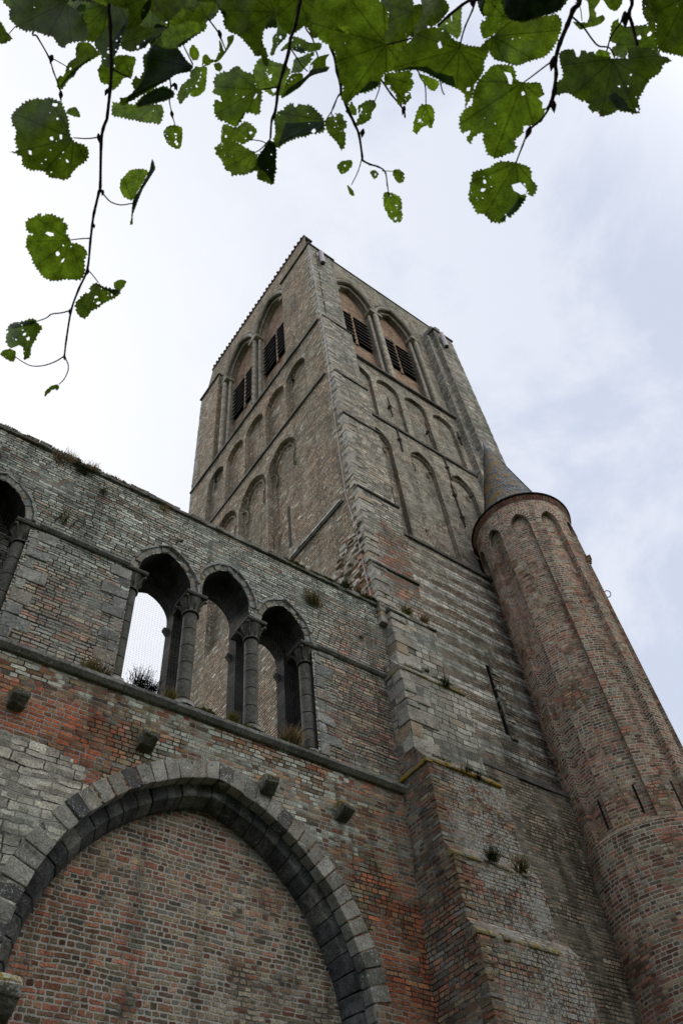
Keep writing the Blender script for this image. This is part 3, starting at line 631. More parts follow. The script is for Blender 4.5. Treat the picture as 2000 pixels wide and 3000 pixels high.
M_EDGER = masonry('grey brick arch edge', .12, .075, .016, TOWR, ((.04, .038, .035), (.24, .23, .21)), .02, 0, tint=(.85, .8, .75))
link('wall', bm, [M_RIGHT, M_EDGER], tower)['label'] = 'grey brown brick wall with two rows of blind arches'
for c in (12.43, 14.62, 16.76):
    bm = bmesh.new()
    tube(bm, [(c + .56 * math.cos(a), Yr + .14, 27.5 + .62 * math.sin(a)) for a in [R(t) for t in range(0, 181, 15)]], .028, 6)
    for s_ in (-1, 1):
        tube(bm, [(c + s_ * (.56 - .26 * math.sin(t)), Yr + .14, 27.15 + .36 * math.cos(t) - .05) for t in [R(k) for k in range(-10, 150, 20)]], .03, 6)
    link('cusped_tracery', bm, M_EDGER, tower)
YBf = 11.25
RA = [(13.1, 1.36), (15.95, 1.36)]
bm = bmesh.new()
facade(bm, (0, YBf, 0), X, -Y, [(9.955, 34.1), (19.6, 34.1), (19.6, 46.4), (9.955, 46.4)], [(arch(c, 42.15, h, 1.2, 10, 34.4), .22, None, 1) for c, h in RA])
for c, h in RA:
    a_in = arch(c, 42.15, h - .22, 1.2, 10, 34.4)
    facade(bm, (0, YBf + .22, 0), X, -Y, arch(c, 42.15, h, 1.2, 10, 34.4), [(a_in, .28, 2, 1)], 1)
link('wall', bm, [M_RIGHT, M_STONE, M_BELB], tower)['label'] = 'grey belfry wall with two recessed pointed arches'
# body behind, back and far side
bm = bmesh.new(); box(bm, 11.2, 19.72, 12.6, 21.58, 0, 46.3); box(bm, Xl + .01, 19.74, 21.2, YB - .002, 0, 34.08)
box(bm, 19.4, 19.748, 10.9, 21.5, 0, 46.0); box(bm, 10.0, 11.3, 20.9, 21.45, 34.0, 44.0)
link('core_wall', bm, M_RIGHT, tower)
# belfry windows: columns, mouldings, louvred openings
def belfry(c, h, P):
    """P(u, d, z): d = depth behind the belfry wall"""
    w_ = None
    bm = bmesh.new()
    ou = arch(c, 42.15, h, 1.2, 12); tube(bm, [P(u, -.02, z) for u, z in ou], .10, 8)
    ou = arch(c, 42.15, h + .2, 1.2, 12); tube(bm, [P(u, -.03, z) for u, z in ou], .07, 7)
    ou = arch(c, 42.15, h - .22, 1.2, 12); tube(bm, [P(u, .20, z) for u, z in ou], .075, 7)
    win = link('belfry_window', bm, M_STONE, tower)
    for s_ in (-1, 1):
        for hh, d, r in ((h + .02, .0, .12), (h - .2, .22, .09)):
            bm = bmesh.new(); zz = 34.32; pr = []
            while zz < 42.0:                                   # shafts built up of drums
                st = min(random.uniform(.45, .8), 42.0 - zz); pr += [(r * .86, zz), (r, zz + .03), (r, zz + st - .03), (r * .86, zz + st - .001)]; zz += st
            q = P(c + s_ * hh, d, 0); lathe(bm, pr, q.x, q.y, 10)
            link('shaft', bm, M_STONE, win)
        bm = bmesh.new(); a = P(c + s_ * (h - .36), .36, 41.95); b = P(c + s_ * (h + .2), -.14, 42.2)
        box(bm, *sorted((a.x, b.x)), *sorted((a.y, b.y)), 41.98, 42.2, .01, .02); link('capital', bm, M_STONE, win, fixn=True)
    hw = (h - .22) * .42
    for s_ in (-1, 1):
        uc = c + s_ * (h - .22) * .49
        bm = bmesh.new()
        # opening frame (dark sheet over the infill, standing for the shade inside) with sloping boards
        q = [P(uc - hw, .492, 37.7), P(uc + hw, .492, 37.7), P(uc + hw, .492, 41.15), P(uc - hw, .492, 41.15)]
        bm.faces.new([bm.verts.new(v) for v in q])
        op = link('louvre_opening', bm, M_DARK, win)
        bm = bmesh.new()
        for k in range(8):
            z0 = 37.75 + .41 * k
            prism(bm, [P(uc - hw, .33, z0), P(uc - hw, .488, z0 + .30), P(uc - hw, .488, z0 + .345), P(uc - hw, .315, z0 + .05)], P(uc + hw, 0, 0) - P(uc - hw, 0, 0))
        link('louvre_boards', bm, M_WOOD, op, fixn=True)
    bm = bmesh.new(); a = P(c - .075, .40, 0); b = P(c + .075, .505, 0)
    box(bm, *sorted((a.x, b.x)), *sorted((a.y, b.y)), 37.5, 41.3); link('mullion', bm, M_BELB, win)
for c, h in LA: belfry(c, h, lambda u, d, z: Vector((XB + d, u, z)))
for c, h in RA: belfry(c, h, lambda u, d, z: Vector((u, YBf + d, z)))
# corner piers in tiers, near corner
tiers = [(15.15, 17.5, 9.85), (17.5, 21.05, 9.93), (21.05, 25.5, 10.02), (25.5, 28.8, 10.13), (28.8, 34.1, 10.27), (34.1, 43.6, 10.5)]
for z0, z1, yf in tiers:
    bm = bmesh.new()
    x1 = 11.3; y1 = 10.6 if z0 < 34 else 13.1
    if z0 < 34:
        prism(bm, [(Xl, yf, z0), (Xl, 10.6, z0), (Xl, 10.6, z1 + .001), (Xl, yf + .13, z1 + .001), (Xl, yf, z1 - .16)], (x1 - Xl, 0, 0))
        box(bm, x1 - .9, x1 - .004, 10.55, 11.3, z0, z1)
    else:
        box(bm, Xl, 10.2, 10.5, 13.1, 34.1, 43.55); box(bm, 10.15, x1, 10.5, 11.5, 34.1, 43.55)
    bmesh.ops.recalc_face_normals(bm, faces=bm.faces); bm.normal_update()
    for f in bm.faces: f.material_index = 1 if f.normal.x < -.9 else 0
    link('corner_pier', bm, [M_PIL, M_LEFT], tower)
bm = bmesh.new(); box(bm, Xl, 10.3, 19.6, YB, 34.1, 43.5); link('corner_pier', bm, M_LEFT, tower, fixn=True)
bm = bmesh.new(); box(bm, 18.4, 19.75, 10.5, 11.5, 21.0, 43.55); box(bm, 18.05, 18.5, 10.8, 11.4, 21.0, 43.0); link('corner_pier', bm, M_PIL, tower, fixn=True)
# weathered tops of the piers
bm = bmesh.new(); rt = random.Random(6)
prism(bm, [(9.66, 10.42, 43.55), (11.38, 10.42, 43.55), (11.38, 10.42, 43.68), (9.66, 10.42, 43.68)], (0, .9, .0))
prism(bm, [(9.70, 10.43, 43.68), (9.70, 13.1, 43.68), (9.955, 13.1, 44.3), (9.955, 10.9, 44.3)], (1.6, 0, 0)) if False else None
link('pier_cap', bm, M_DARKSTR, tower, fixn=True)
for q in ((9.66, 10.0, 11.33, 13.16, 43.55, 43.66), (9.66, 10.0, 19.54, 21.68, 43.5, 43.62), (18.3, 19.83, 10.42, 11.3, 43.55, 43.68)):
    bm = bmesh.new(); box(bm, *q); link('pier_cap', bm, M_DARKSTR, tower, fixn=True)
for q in ((9.80, 11.25, 10.58, 11.3, 43.68, 44.1), (18.4, 19.72, 10.58, 11.3, 43.68, 44.25), (9.84, 9.94, 11.31, 13.1, 43.66, 44.0)):
    bm = bmesh.new(); box(bm, *q); link('pier_head', bm, M_PIL, tower, fixn=True)
# parapet coping and eave tiles
bm = bmesh.new(); box(bm, 9.9, 10.5, 10.95, 20.95, 46.4, 46.52, .01); box(bm, 10.5, 19.6, 11.2, 11.7, 46.4, 46.50, .01); link('parapet_coping', bm, M_DARKSTR, tower, fixn=True)
y = 11.15
k = 0
while y < 20.8:
    bm = bmesh.new(); box(bm, 9.85 + rt.uniform(-.02, .02), 10.1, y, y + .12, 46.44 + rt.uniform(-.015, .015), 46.58, .012, .012, rnd=rt); y += .295
    link('eave_tile', bm, M_TILE, tower, fixn=True)
# string courses of the tower
def bar(name, bm, mat, lab=None):
    o = link(name, bm, mat, tower, fixn=True)
    if lab: o['label'] = lab
for ztop, y0, y1, d in ((34.16, 10.55, 21.62, .09), (29.25, 10.62, 21.62, .07)):
    bm = bmesh.new(); y = y0
    while y < y1 - .01:
        w_ = min(rs.uniform(.6, 1.3), y1 - y); j = rs.uniform(-.012, .012); box(bm, Xl - d + j, Xl + .05, y, y + w_ - .01, ztop - .13 + j, ztop + j, .004, rnd=rs); y += w_
    bar('string_course', bm, M_DARKSTR)
bm = bmesh.new(); box(bm, Xl - .10, Xl + .05, 10.7, 13.42, 20.965, 21.03, .008)
bar('weathering_strip', bm, M_WHITE, 'white rendered strip')
bm = bmesh.new(); box(bm, Xl - .06, Xl + .05, 10.62, 13.44, 20.86, 20.962, .008); bar('weathering_strip', bm, M_DARKSTR, 'dark strip painted as the shadow under the white one')  # dark bar stands in for the shadow below the ledge
for z1, x0, x1, yw, d in ((34.12, 11.31, 18.04, Yr, .14), (29.25, 11.31, 18.04, Yr, .08), (21.15, 11.31, 18.04, Yr - .33, .08), (12.60, 11.62, 19.7, 10.35, .035)):
    bm = bmesh.new(); x = x0
    while x < x1 - .01:
        w_ = min(rs.uniform(.6, 1.3), x1 - x); j = rs.uniform(-.012, .012); box(bm, x, x + w_ - .01, yw - d + j, yw + .4, z1 - .14 + j, z1 + j, .004, rnd=rs); x += w_
    bar('string_course', bm, M_DARKSTR)
for z1, yf in ((17.5, 9.85), (21.05, 9.93), (25.5, 10.02), (28.8, 10.13), (34.1, 10.27)):
    bm = bmesh.new(); x = 9.72
    while x < 11.3:
        w_ = min(rs.uniform(.3, .6), 11.34 - x); j = rs.uniform(-.012, .012); box(bm, x, x + w_ - .01, yf - .06 + j, yf + .12, z1 - .20 + j, z1 - .12 + j, .006, .01, rnd=rs); x += w_
    bar('drip_course', bm, M_DARKSTR)
# quoins on the near corner
rq = random.Random(17)
for z0, z1, yf in tiers:
    bm = bmesh.new(); z = z0 + .02; k = 0
    while z < z1 - .25:
        h_ = rq.uniform(.13, .28); a = (.42, .2)[k % 2] * rq.uniform(.7, 1.25); b = (.2, .40)[k % 2] * rq.uniform(.7, 1.2)
        b = min(b, 10.56 - yf) if z0 < 34 else b
        box(bm, Xl - .018 + rq.uniform(-.014, .012), Xl + a, yf - .018 + rq.uniform(-.014, .012), yf + b, z, z + h_ - .014, .008, .016, rnd=rq); z += h_; k += 1
    link('quoins', bm, M_QUO if z0 < 30 else M_QUO, tower, fixn=True)
for x0, s_, y0_, z0, z1 in ((18.4, 1, 10.5, 22, 43.4), (19.75, -1, 10.5, 22, 43.4)):
    bm = bmesh.new(); z = z0; k = 0
    while z < z1 - .3:
        h_ = rq.uniform(.16, .34); a = (.5, .28)[k % 2] * rq.uniform(.75, 1.25)
        u0, u1 = sorted((x0 - s_ * .012, x0 + s_ * a)); box(bm, u0, u1, y0_ - .014 + rq.uniform(-.012, .01), y0_ + .35, z, z + h_ - .014, .006, .014, rnd=rq); z += h_; k += 1
    link('quoins', bm, M_PIL, tower, fixn=True)
bm = bmesh.new(); z = 12
k = 0
while z < 43.2:
    h_ = rq.uniform(.18, .34); a = (.6, .3)[k % 2] * rq.uniform(.75, 1.25); box(bm, Xl - .012 + rq.uniform(-.01, .008), Xl + .2, YB - a, YB + .02, z, z + h_ - .012, .006, .014, rnd=rq); z += h_; k += 1
link('quoins', bm, M_PIL, tower, fixn=True)
# rubble toothing where a nave wall was torn off the left face
rr_ = random.Random(12); bm = bmesh.new()
box(bm, Xl - .012, Xl + .05, 10.0, 12.8, 15.5, 16.6, .01)
for k in range(150):
    z = rr_.uniform(15.6, 19.2); y = rr_.uniform(9.95, 10.6 + (19.3 - z) * .75)
    if y < 10.62 and z > 17: y = rr_.uniform(9.98, 10.5)
    w_ = rr_.uniform(.1, .3); h_ = rr_.uniform(.06, .15); d = rr_.uniform(.015, .10)
    box(bm, Xl - d, Xl + .05, y, y + w_, z, z + h_, .025, .02, rnd=rr_)
link('rubble_toothing', bm, stone('torn pale rubble', [(0, (.22, .17, .12)), (.35, (.33, .29, .23)), (.7, (.42, .40, .36)), (.88, (.30, .13, .07)), (1, (.46, .45, .42))], bump=1.0), tower, fixn=True)
# iron wall anchors
def anchor(p, q, axis):
    bm = bmesh.new(); t = (q - p); m_ = p.lerp(q, .5); n_ = Vector((-1, 0, 0)) if axis == 'x' else Vector((0, -1, 0))
    tube(bm, [p + n_ * .05, m_ + n_ * .06, q + n_ * .05], .035, 4); s_ = (Y if axis == 'x' else X)
    tube(bm, [m_ + n_ * .02 - s_ * .10, m_ + n_ * .08, m_ + n_ * .02 + s_ * .10], .04, 5); tube(bm, [m_ - n_ * .1, m_ + n_ * .13], .05, 6)
    link('wall_anchor', bm, M_IRON, tower)
for a, b, yy in (((1133, 1167), (1147, 1223), Yr + .1), ((1160, 1259), (1177, 1325), Yr), ((1242, 1241), (1261, 1297), Yr), ((1298, 1342), (1318, 1407), Yr), ((1203, 1380), (1228, 1460), Yr + .1), ((1230, 1513), (1255, 1612), Yr + .1), ((1345, 1495), (1358, 1545), Yr), ((1337, 1268), (1350, 1305), Yr), ((1319, 1420), (1340, 1490), Yr)):
    p, q = onY(*a, yy), onY(*b, yy); q.x = p.x = (p.x + q.x) / 2; anchor(p, q, 'y')
for a, b in (((854, 1106), (863, 1128)), ((632, 1392), (634, 1432))):
    p, q = onX(*a, Xl + .18), onX(*b, Xl + .18); q.y = p.y = (p.y + q.y) / 2; anchor(p, q, 'x')
p = onY(1140, 1422, Yr); bm = bmesh.new(); box(bm, p.x - .02, p.x + .10, Yr - .006, Yr + .05, p.z - 3.0, p.z); link('slit_window', bm, M_DARK, tower)
# lightning conductor down the near corner
bm = bmesh.new(); pts = [onX(x_, y_, Xl - .03) for x_, y_ in ((904, 722), (930, 860), (952, 985), (975, 1182), (993, 1310), (1014, 1450), (1046, 1560), (1069, 1670), (1088, 1746))]
pts = [Vector((Xl - .055, max(p_.y, 10.0), p_.z)) for p_ in pts]; tube(bm, pts, .011, 5); link('conductor_cable', bm, M_LAMP, tower)

# stepped buttress at the corner (part of the tower)
stg = [(13.8, 15.75, 9.93, 11.42, 9.74, M_BUT), (11.25, 13.8, 9.67, 11.62, 9.48, M_BUT), (9.12, 11.25, 9.63, 11.66, 9.17, M_BUTB), (7.68, 9.12, 9.60, 11.74, 8.97, M_BUTB), (0, 7.68, 9.58, 11.95, 8.79, M_BUTB)]
for k, (z0, z1, xa, xb, yf, m_) in enumerate(stg):
    yb = stg[k - 1][4] if k else 9.85
    bm = bmesh.new(); sl_ = min(.42, (yb - yf) * 1.5)
    prism(bm, [(xa, yf, z0), (xa, 10.7, z0), (xa, 10.7, z1), (xa, yb, z1), (xa, yf, z1 - sl_)], (xb - xa, 0, 0))
    link('buttress', bm, m_, tower, fixn=True)
    bm = bmesh.new(); x = xa - .03
    xe = xb - (0, .05, .1, .35, .55)[k]
    while x < xe:
        w_ = min(rs.uniform(.3, .7) * (1 if k < 3 else .45), xe + .02 - x); j = rs.uniform(-.02, .02) + (0 if k < 3 else .025)
        prism(bm, [(x, yf + .1, z1 - sl_ - .09), (x, yf - .04 + j, z1 - sl_ - .06), (x, yf - .045 + j, z1 - sl_ - .015), (x, yf + .02 + j, z1 - sl_ + .07), (x, yf + .1, z1 - sl_ + .1)], (w_ - .012, 0, 0), bev=.012)
        x += w_
    if k < 3:
        y = yf - .03
        while y < 9.98:
            w_ = min(rs.uniform(.2, .4), 9.99 - y); box(bm, xa - .05, xa + .1, y, y + w_ - .01, z1 - sl_ - .09, z1 - sl_ - .01, .006, .01, rnd=rs); y += w_
    link('drip_course', bm, (M_DARKSTR, M_LEDGE2, M_LEDGE, M_LEDGE3, M_LEDGE3)[k], tower, fixn=True)
    if k < 2:
        bm = bmesh.new(); z = z0 + .02; i = 0
        while z < z1 - sl_ - .3:
            h_ = rq.uniform(.18, .4); a = (.7, .38)[i % 2] * rq.uniform(.75, 1.3); b = min((.3, .5)[i % 2], 9.99 - yf)
            box(bm, xa - .02 + rq.uniform(-.02, .014), xa + a, yf - .02 + rq.uniform(-.02, .014), yf + b, z, z + h_ - .016, .014, .022, rnd=rq); z += h_; i += 1
        link('quoins', bm, M_QUO, tower, fixn=True)
    else:
        # toothed brick corner: courses ride a little proud of each other
        bm = bmesh.new(); z = max(z0, 4.5) + .01; i = 0
        while z < z1 - sl_ - .08:
            a = (.25, .125)[i % 2]; b = (.125, .25)[i % 2]
            box(bm, xa - .006 + rq.uniform(-.012, .008), xa + a, yf - .006 + rq.uniform(-.012, .008), yf + min(b, 9.98 - yf), z, z + .066, .006, .01, rnd=rq); z += .08; i += 1
        link('corner_bricks', bm, stone('mixed corner brick', [(0, (.20, .085, .05)), (.3, (.17, .12, .08)), (.55, (.21, .18, .12)), (.8, (.15, .115, .09)), (1, (.26, .27, .25))], [(LI_W, 18, .62, .72, .7, None)]), tower, fixn=True)

# ------------------------------------------------------------------ round stair turret (part of the tower)
TC = Vector((17.0, 9.55)); R1, R0 = 1.65, 1.465
def cyl(bm, ang, r, z): a = R(ang); return bm.verts.new((TC.x + r * math.sin(a), TC.y - r * math.cos(a), z))
bm = bmesh.new(); uvl = bm.loops.layers.uv.verify()
def cq(a0, a1, r0, r1, z0a, z0b, z1a, z1b):
    """quad between angle a0,radius r0 and angle a1,radius r1, z bottom (a,b) and top (a,b); unrolled uv"""
    vs_ = [cyl(bm, a0, r0, z0a), cyl(bm, a1, r1, z0b), cyl(bm, a1, r1, z1b), cyl(bm, a0, r0, z1a)]
    f_ = bm.faces.new(vs_); du = 0 if a0 != a1 else r1 - r0
    uvs_ = [(R(a0) * 1.6, z0a), (R(a1) * 1.6 + du, z0b), (R(a1) * 1.6 + du, z1b), (R(a0) * 1.6, z1a)]
    for l, u_ in zip(f_.loops, uvs_): l[uvl].uv = u_
    return f_
ZL, ZT = 11.0, 22.9
for k in range(10):
    c = -22 + 36 * k; hw = 10.5; n = 12
    az_ = [c - hw + 2 * hw * i / n for i in range(n + 1)]
    top = [21.75 + .36 * math.sqrt(max(0, 1 - ((a - c) / hw) ** 2)) * (1.0 + .25 * (1 - abs(a - c) / hw)) for a in az_]
    for i in range(n):
        cq(az_[i], az_[i + 1], R0, R0, ZL, ZL, top[i], top[i + 1])
        cq(az_[i], az_[i + 1], R1, R1, top[i], top[i + 1], ZT, ZT)
        vs_ = [cyl(bm, az_[i], R0, top[i]), cyl(bm, az_[i + 1], R0, top[i + 1]), cyl(bm, az_[i + 1], R1, top[i + 1]), cyl(bm, az_[i], R1, top[i])]
        f_ = bm.faces.new(vs_)
        for l, u_ in zip(f_.loops, ((0, 0), (.1, 0), (.1, .13), (0, .13))): l[uvl].uv = u_
    for a, s_ in ((c - hw, 1), (c + hw, -1)):
        cq(a, a, R0, R1, ZL, ZL, 21.75, 21.75)
    m_ = 2; ar = [c + hw + (36 - 2 * hw) * i / m_ for i in range(m_ + 1)]
    for i in range(m_): cq(ar[i], ar[i + 1], R1, R1, ZL, ZL, ZT, ZT)
# lower drum and its ledge
for i in range(120):
    a0, a1 = 3 * i, 3 * i + 3
    cq(a0, a1, 1.80, 1.80, 0, 0, 10.86, 10.86)
    f_ = cq(a0, a1, 1.80, 1.80, 10.86, 10.86, 10.87, 10.87)
    vs_ = [cyl(bm, a0, 1.80, 10.87), cyl(bm, a1, 1.80, 10.87), cyl(bm, a1, 1.50, 11.14), cyl(bm, a0, 1.50, 11.14)]
    f_ = bm.faces.new(vs_)
    for l, u_ in zip(f_.loops, ((R(a0) * 1.8, 0), (R(a1) * 1.8, 0), (R(a1) * 1.8, .35), (R(a0) * 1.8, .35))): l[uvl].uv = u_
turret = link('stair_turret', bm, M_TUR, tower, uvs=False)
turret['label'] = 'round fluted red brick stair turret'
# brick arch heads over the flutes
rb_ = random.Random(2)
M_ARB = stone('red arch bricks', [(0, (.30, .115, .075)), (.5, (.24, .115, .08)), (1, (.29, .22, .15))], gscale=14)
M_MORT = stone('pale lime mortar', [(0, (.40, .38, .34)), (1, (.46, .44, .40))], island=False)
for k in range(10):
    c = -22 + 36 * k; hw = 10.5; bm = bmesh.new(); back = []
    for i in range(13):
        t = math.pi * (i + .5) / 13; ca = c - hw * math.cos(t) * 1.18; z = 21.75 + .42 * math.sin(t) * 1.22
        p = Vector((TC.x + R1 * math.sin(R(ca)), TC.y - R1 * math.cos(R(ca)), z)); rad_ = (p - Vector((TC.x, TC.y, z))).normalized(); tan_ = Vector((math.cos(R(ca)), math.sin(R(ca)), 0))
        d1 = (tan_ * -math.cos(t) + Z * math.sin(t)).normalized(); d2 = d1.cross(rad_).normalized()
        pts_ = [p + rad_ * -.05 + d1 * a + d2 * b for a, b in ((-.045, -.022), (-.045, .022), (.085, .028), (.085, -.028))]
        prism(bm, pts_, rad_ * (.062 + rb_.uniform(-.006, .006)), bev=.005)
        back.append((p - d1 * .05 + rad_ * .004, p + d1 * .09 + rad_ * .004))
    for (a0, b0), (a1, b1) in zip(back, back[1:]): f_ = bm.faces.new([bm.verts.new(v) for v in (a0, a1, b1, b0)]); f_.material_index = 1
    link('flute_arch', bm, [M_ARB, M_MORT], turret)
# brick eave ring and lead edge
bm = bmesh.new()
for i in range(92):
    a0 = R(360 * i / 92); a1 = R(360 * (i + .9) / 92); rr2 = rb_.uniform(-.008, .008)
    def P(a, r, z): return Vector((TC.x + r * math.sin(a), TC.y - r * math.cos(a), z))
    prism(bm, [P(a0, 1.55, 22.80), P(a0, 1.665 + rr2, 22.80), P(a0, 1.735 + rr2, 23.0), P(a0, 1.55, 23.02)], P(a1, 1.65, 0) - P(a0, 1.65, 0), bev=.006)
link('eave_bricks', bm, stone('dark red eave bricks', [(0, (.12, .055, .04)), (.6, (.16, .085, .06)), (1, (.14, .11, .08))]), turret, fixn=True)
bm = bmesh.new(); lathe(bm, [(1.6, 23.012), (1.775, 23.02), (1.785, 23.06), (1.70, 23.085), (1.2, 23.10)], TC.x, TC.y, 96, smooth=False); link('eave_edge', bm, M_DARK, turret)
# slate cone: every course laps over the one below
bm = bmesh.new(); uvl = bm.loops.layers.uv.verify(); n = 64; NC = 48; za, zb_ = 23.06, 28.75
rf = lambda t: 1.30 * (1 - t) + .045 * t + .05 * (1 - t) ** 8
for j in range(NC):
    t0, t1 = j / NC, (j + 1) / NC; z0, z1 = za + (zb_ - za) * t0, za + (zb_ - za) * t1
    for i in range(n):
        a0, a1 = 2 * math.pi * i / n, 2 * math.pi * (i + 1) / n
        Q = lambda a, r, z: bm.verts.new((TC.x + r * math.sin(a), TC.y - r * math.cos(a), z))
        f_ = bm.faces.new((Q(a0, rf(t0) + .014, z0), Q(a1, rf(t0) + .014, z0), Q(a1, rf(t1), z1), Q(a0, rf(t1), z1)))
        for l, u_ in zip(f_.loops, ((a0 * 1.1, z0), (a1 * 1.1, z0), (a1 * 1.1, z1), (a0 * 1.1, z1))): l[uvl].uv = u_
        f_ = bm.faces.new((Q(a0, rf(t0), z0), Q(a1, rf(t0), z0), Q(a1, rf(t0) + .014, z0), Q(a0, rf(t0) + .014, z0)))
cone = link('slate_roof', bm, M_SLATE, turret, uvs=False)
bm = bmesh.new(); lathe(bm, [(.135, 28.35), (.10, 28.6), (.05, 28.95), (.03, 29.0), (0.001, 29.02)], TC.x, TC.y, 14)
link('roof_tip', bm, stone('grey lead', [(0, (.14, .15, .17)), (1, (.18, .19, .21))], rough=.5), turret)
# slits in the flutes above the ledge
for c in (-94, -58, -22):
    bm = bmesh.new(); a = R(c + 2); p = Vector((TC.x + R0 * math.sin(a), TC.y - R0 * math.cos(a), 0)); rad_ = Vector((math.sin(a), -math.cos(a), 0)); tan_ = Vector((math.cos(a), math.sin(a), 0))
    prism(bm, [p - tan_ * .028 + Z * 11.25 - rad_ * .05, p + tan_ * .028 + Z * 11.25 - rad_ * .05, p + tan_ * .028 + Z * 11.98 - rad_ * .05, p - tan_ * .028 + Z * 11.98 - rad_ * .05], rad_ * .056)
    link('slit_window', bm, M_DARK, turret, fixn=True)
# broken brick stub and iron ring on the right flank
bm = bmesh.new(); a = R(27); rad_ = Vector((math.sin(a), -math.cos(a), 0)); tan_ = Vector((math.cos(a), math.sin(a), 0)); p = Vector((TC.x, TC.y, 0)) + rad_ * 1.6
for k in range(3): prism(bm, [p - tan_ * .1 + Z * (20.45 + .09 * k), p + tan_ * .1 + Z * (20.45 + .09 * k), p + tan_ * .1 + Z * (20.53 + .09 * k), p - tan_ * .1 + Z * (20.53 + .09 * k)], rad_ * (.10 + .03 * k), bev=.01)
link('brick_stub', bm, M_ARB, turret, fixn=True)
bm = bmesh.new(); p = Vector((TC.x, TC.y, 18.95)) + rad_ * 1.7
tube(bm, [p + rad_ * .09 * math.cos(t) + Z * .14 * math.sin(t) for t in [2 * math.pi * k / 16 for k in range(17)]], .014, 6); link('iron_ring', bm, M_IRON, turret)

# lamps at the pier tops
for (px, py), (qx, qy), lab in (((938, 738), (948, 772), 'pale mauve box lamp on the near corner pier top'), ((1294, 979), (1306, 1014), 'pale mauve box lamp on the far right corner pier top')):
    p, q = onY(px, py, 10.3), onY(qx, qy, 10.3); bm = bmesh.new(); x_ = (p.x + q.x) / 2
    r_ = bmesh.ops.create_cone(bm, segments=14, radius1=.13, radius2=.13, depth=p.z - q.z, cap_ends=True, matrix=Matrix.Translation((x_, 10.31, (p.z + q.z) / 2)))
    l_ = tag(link('floodlight', bm, M_LAMP), lab, 'lamp', 'lamps on the tower corners')
    bm = bmesh.new(); box(bm, x_ - .03, x_ + .03, 10.3, 10.52, (p.z + q.z) / 2 - .1, (p.z + q.z) / 2 + .1); link('bracket', bm, M_IRON, l_)
    bm = bmesh.new(); r_ = bmesh.ops.create_cone(bm, segments=14, radius1=.06, radius2=.12, depth=.12, cap_ends=True, matrix=Matrix.Translation((x_, 10.31, q.z - .055))); link('lens_hood', bm, M_DARK, l_)

# ------------------------------------------------------------------ plants rooted in the masonry
def plant_mat(name, a, b, tr=.3):
    m = bpy.data.materials.new(name); m.use_nodes = True; nt = m.node_tree; nt.nodes.clear(); s = NT(nt)
    c = s.ramp(s.n('ShaderNodeNewGeometry').outputs['Random Per Island'], [(0, a), (1, b)])
    d = s.n('ShaderNodeBsdfDiffuse', {0: c}).outputs[0]; t = s.n('ShaderNodeBsdfTranslucent', {0: c}).outputs[0]
    mx = s.n('ShaderNodeMixShader', {0: tr, 1: d, 2: t}).outputs[0]; s.n('ShaderNodeOutputMaterial', {0: mx}); return m
P_STRAW = plant_mat('dry straw', (.22, .16, .08), (.34, .27, .16)); P_GREEN = plant_mat('green blades', (.03, .05, .012), (.08, .10, .03))
P_DARK = plant_mat('dark twiggy leaves', (.015, .02, .012), (.04, .045, .02)); P_RED = plant_mat('reddish stems', (.10, .055, .035), (.16, .10, .06))
P_YEL = plant_mat('yellow green sprigs', (.09, .085, .02), (.19, .16, .05)); P_MOSS = plant_mat('dark moss', (.02, .028, .008), (.05, .06, .018))
rp = random.Random(99)
def plant(p, size, kind, mats, name, label, cat, out=Vector((0, -1, 0)), n=60, droop=.3, tilt=.7):
    bm = bmesh.new(); p = Vector(p)
    for i in range(n):
        side = Vector((rp.gauss(0, 1), rp.gauss(0, .5), 0)) ; d = (Vector((rp.gauss(0, .45), rp.gauss(0, .25), 1)) + out * tilt * rp.random()).normalized()
        L = size * rp.uniform(.35, 1.0); b = p + Vector((rp.gauss(0, .22), 0, rp.gauss(0, .06))) * size + out * .02
        mi = 0 if rp.random() < .65 else len(mats) - 1
        if kind == 'grass':
            w_ = size * rp.uniform(.012, .026) + .0015; s_ = d.cross(Vector((rp.random(), rp.random(), .2))).normalized() * w_
            q = b + d * L * .55 + Vector((0, 0, -droop * L * .05)); e = b + d * L + out * droop * L * .4 - Z * droop * L * rp.random()
            a0, a1, b0, b1, c0 = [bm.verts.new(v) for v in (b - s_, b + s_, q + s_ * .7, q - s_ * .7, e)]
            f1 = bm.faces.new((a0, a1, b0, b1)); f2 = bm.faces.new((b1, b0, c0)); f1.material_index = f2.material_index = mi
        else:
            e = b + d * L; m_ = b.lerp(e, .5) + Vector((rp.gauss(0, .05), 0, 0)) * L
            if kind == 'twig' or rp.random() < .5: tube(bm, [b, m_, e], [.0035 + size * .008, .003 + size * .005, .002], 3, False, mi)
            for j in range(5 if kind == 'twig' else 8):
                c = b.lerp(e, rp.uniform(.3, 1)) + Vector((rp.gauss(0, .07), rp.gauss(0, .05), rp.gauss(0, .07))) * size
                a_ = Vector((rp.gauss(0, 1), rp.gauss(0, 1), rp.gauss(0, 1))).normalized(); c_ = a_.orthogonal().normalized(); w_ = size * rp.uniform(.03, .065)
                f1 = bm.faces.new([bm.verts.new(v) for v in (c - a_ * w_, c + c_ * w_ * .45, c + a_ * w_, c - c_ * w_ * .45)]); f1.material_index = mi if rp.random() < .8 else 0
    return tag(link(name, bm, mats, uvs=False), label, cat, 'plants growing out of the old masonry')
W0 = 9.98
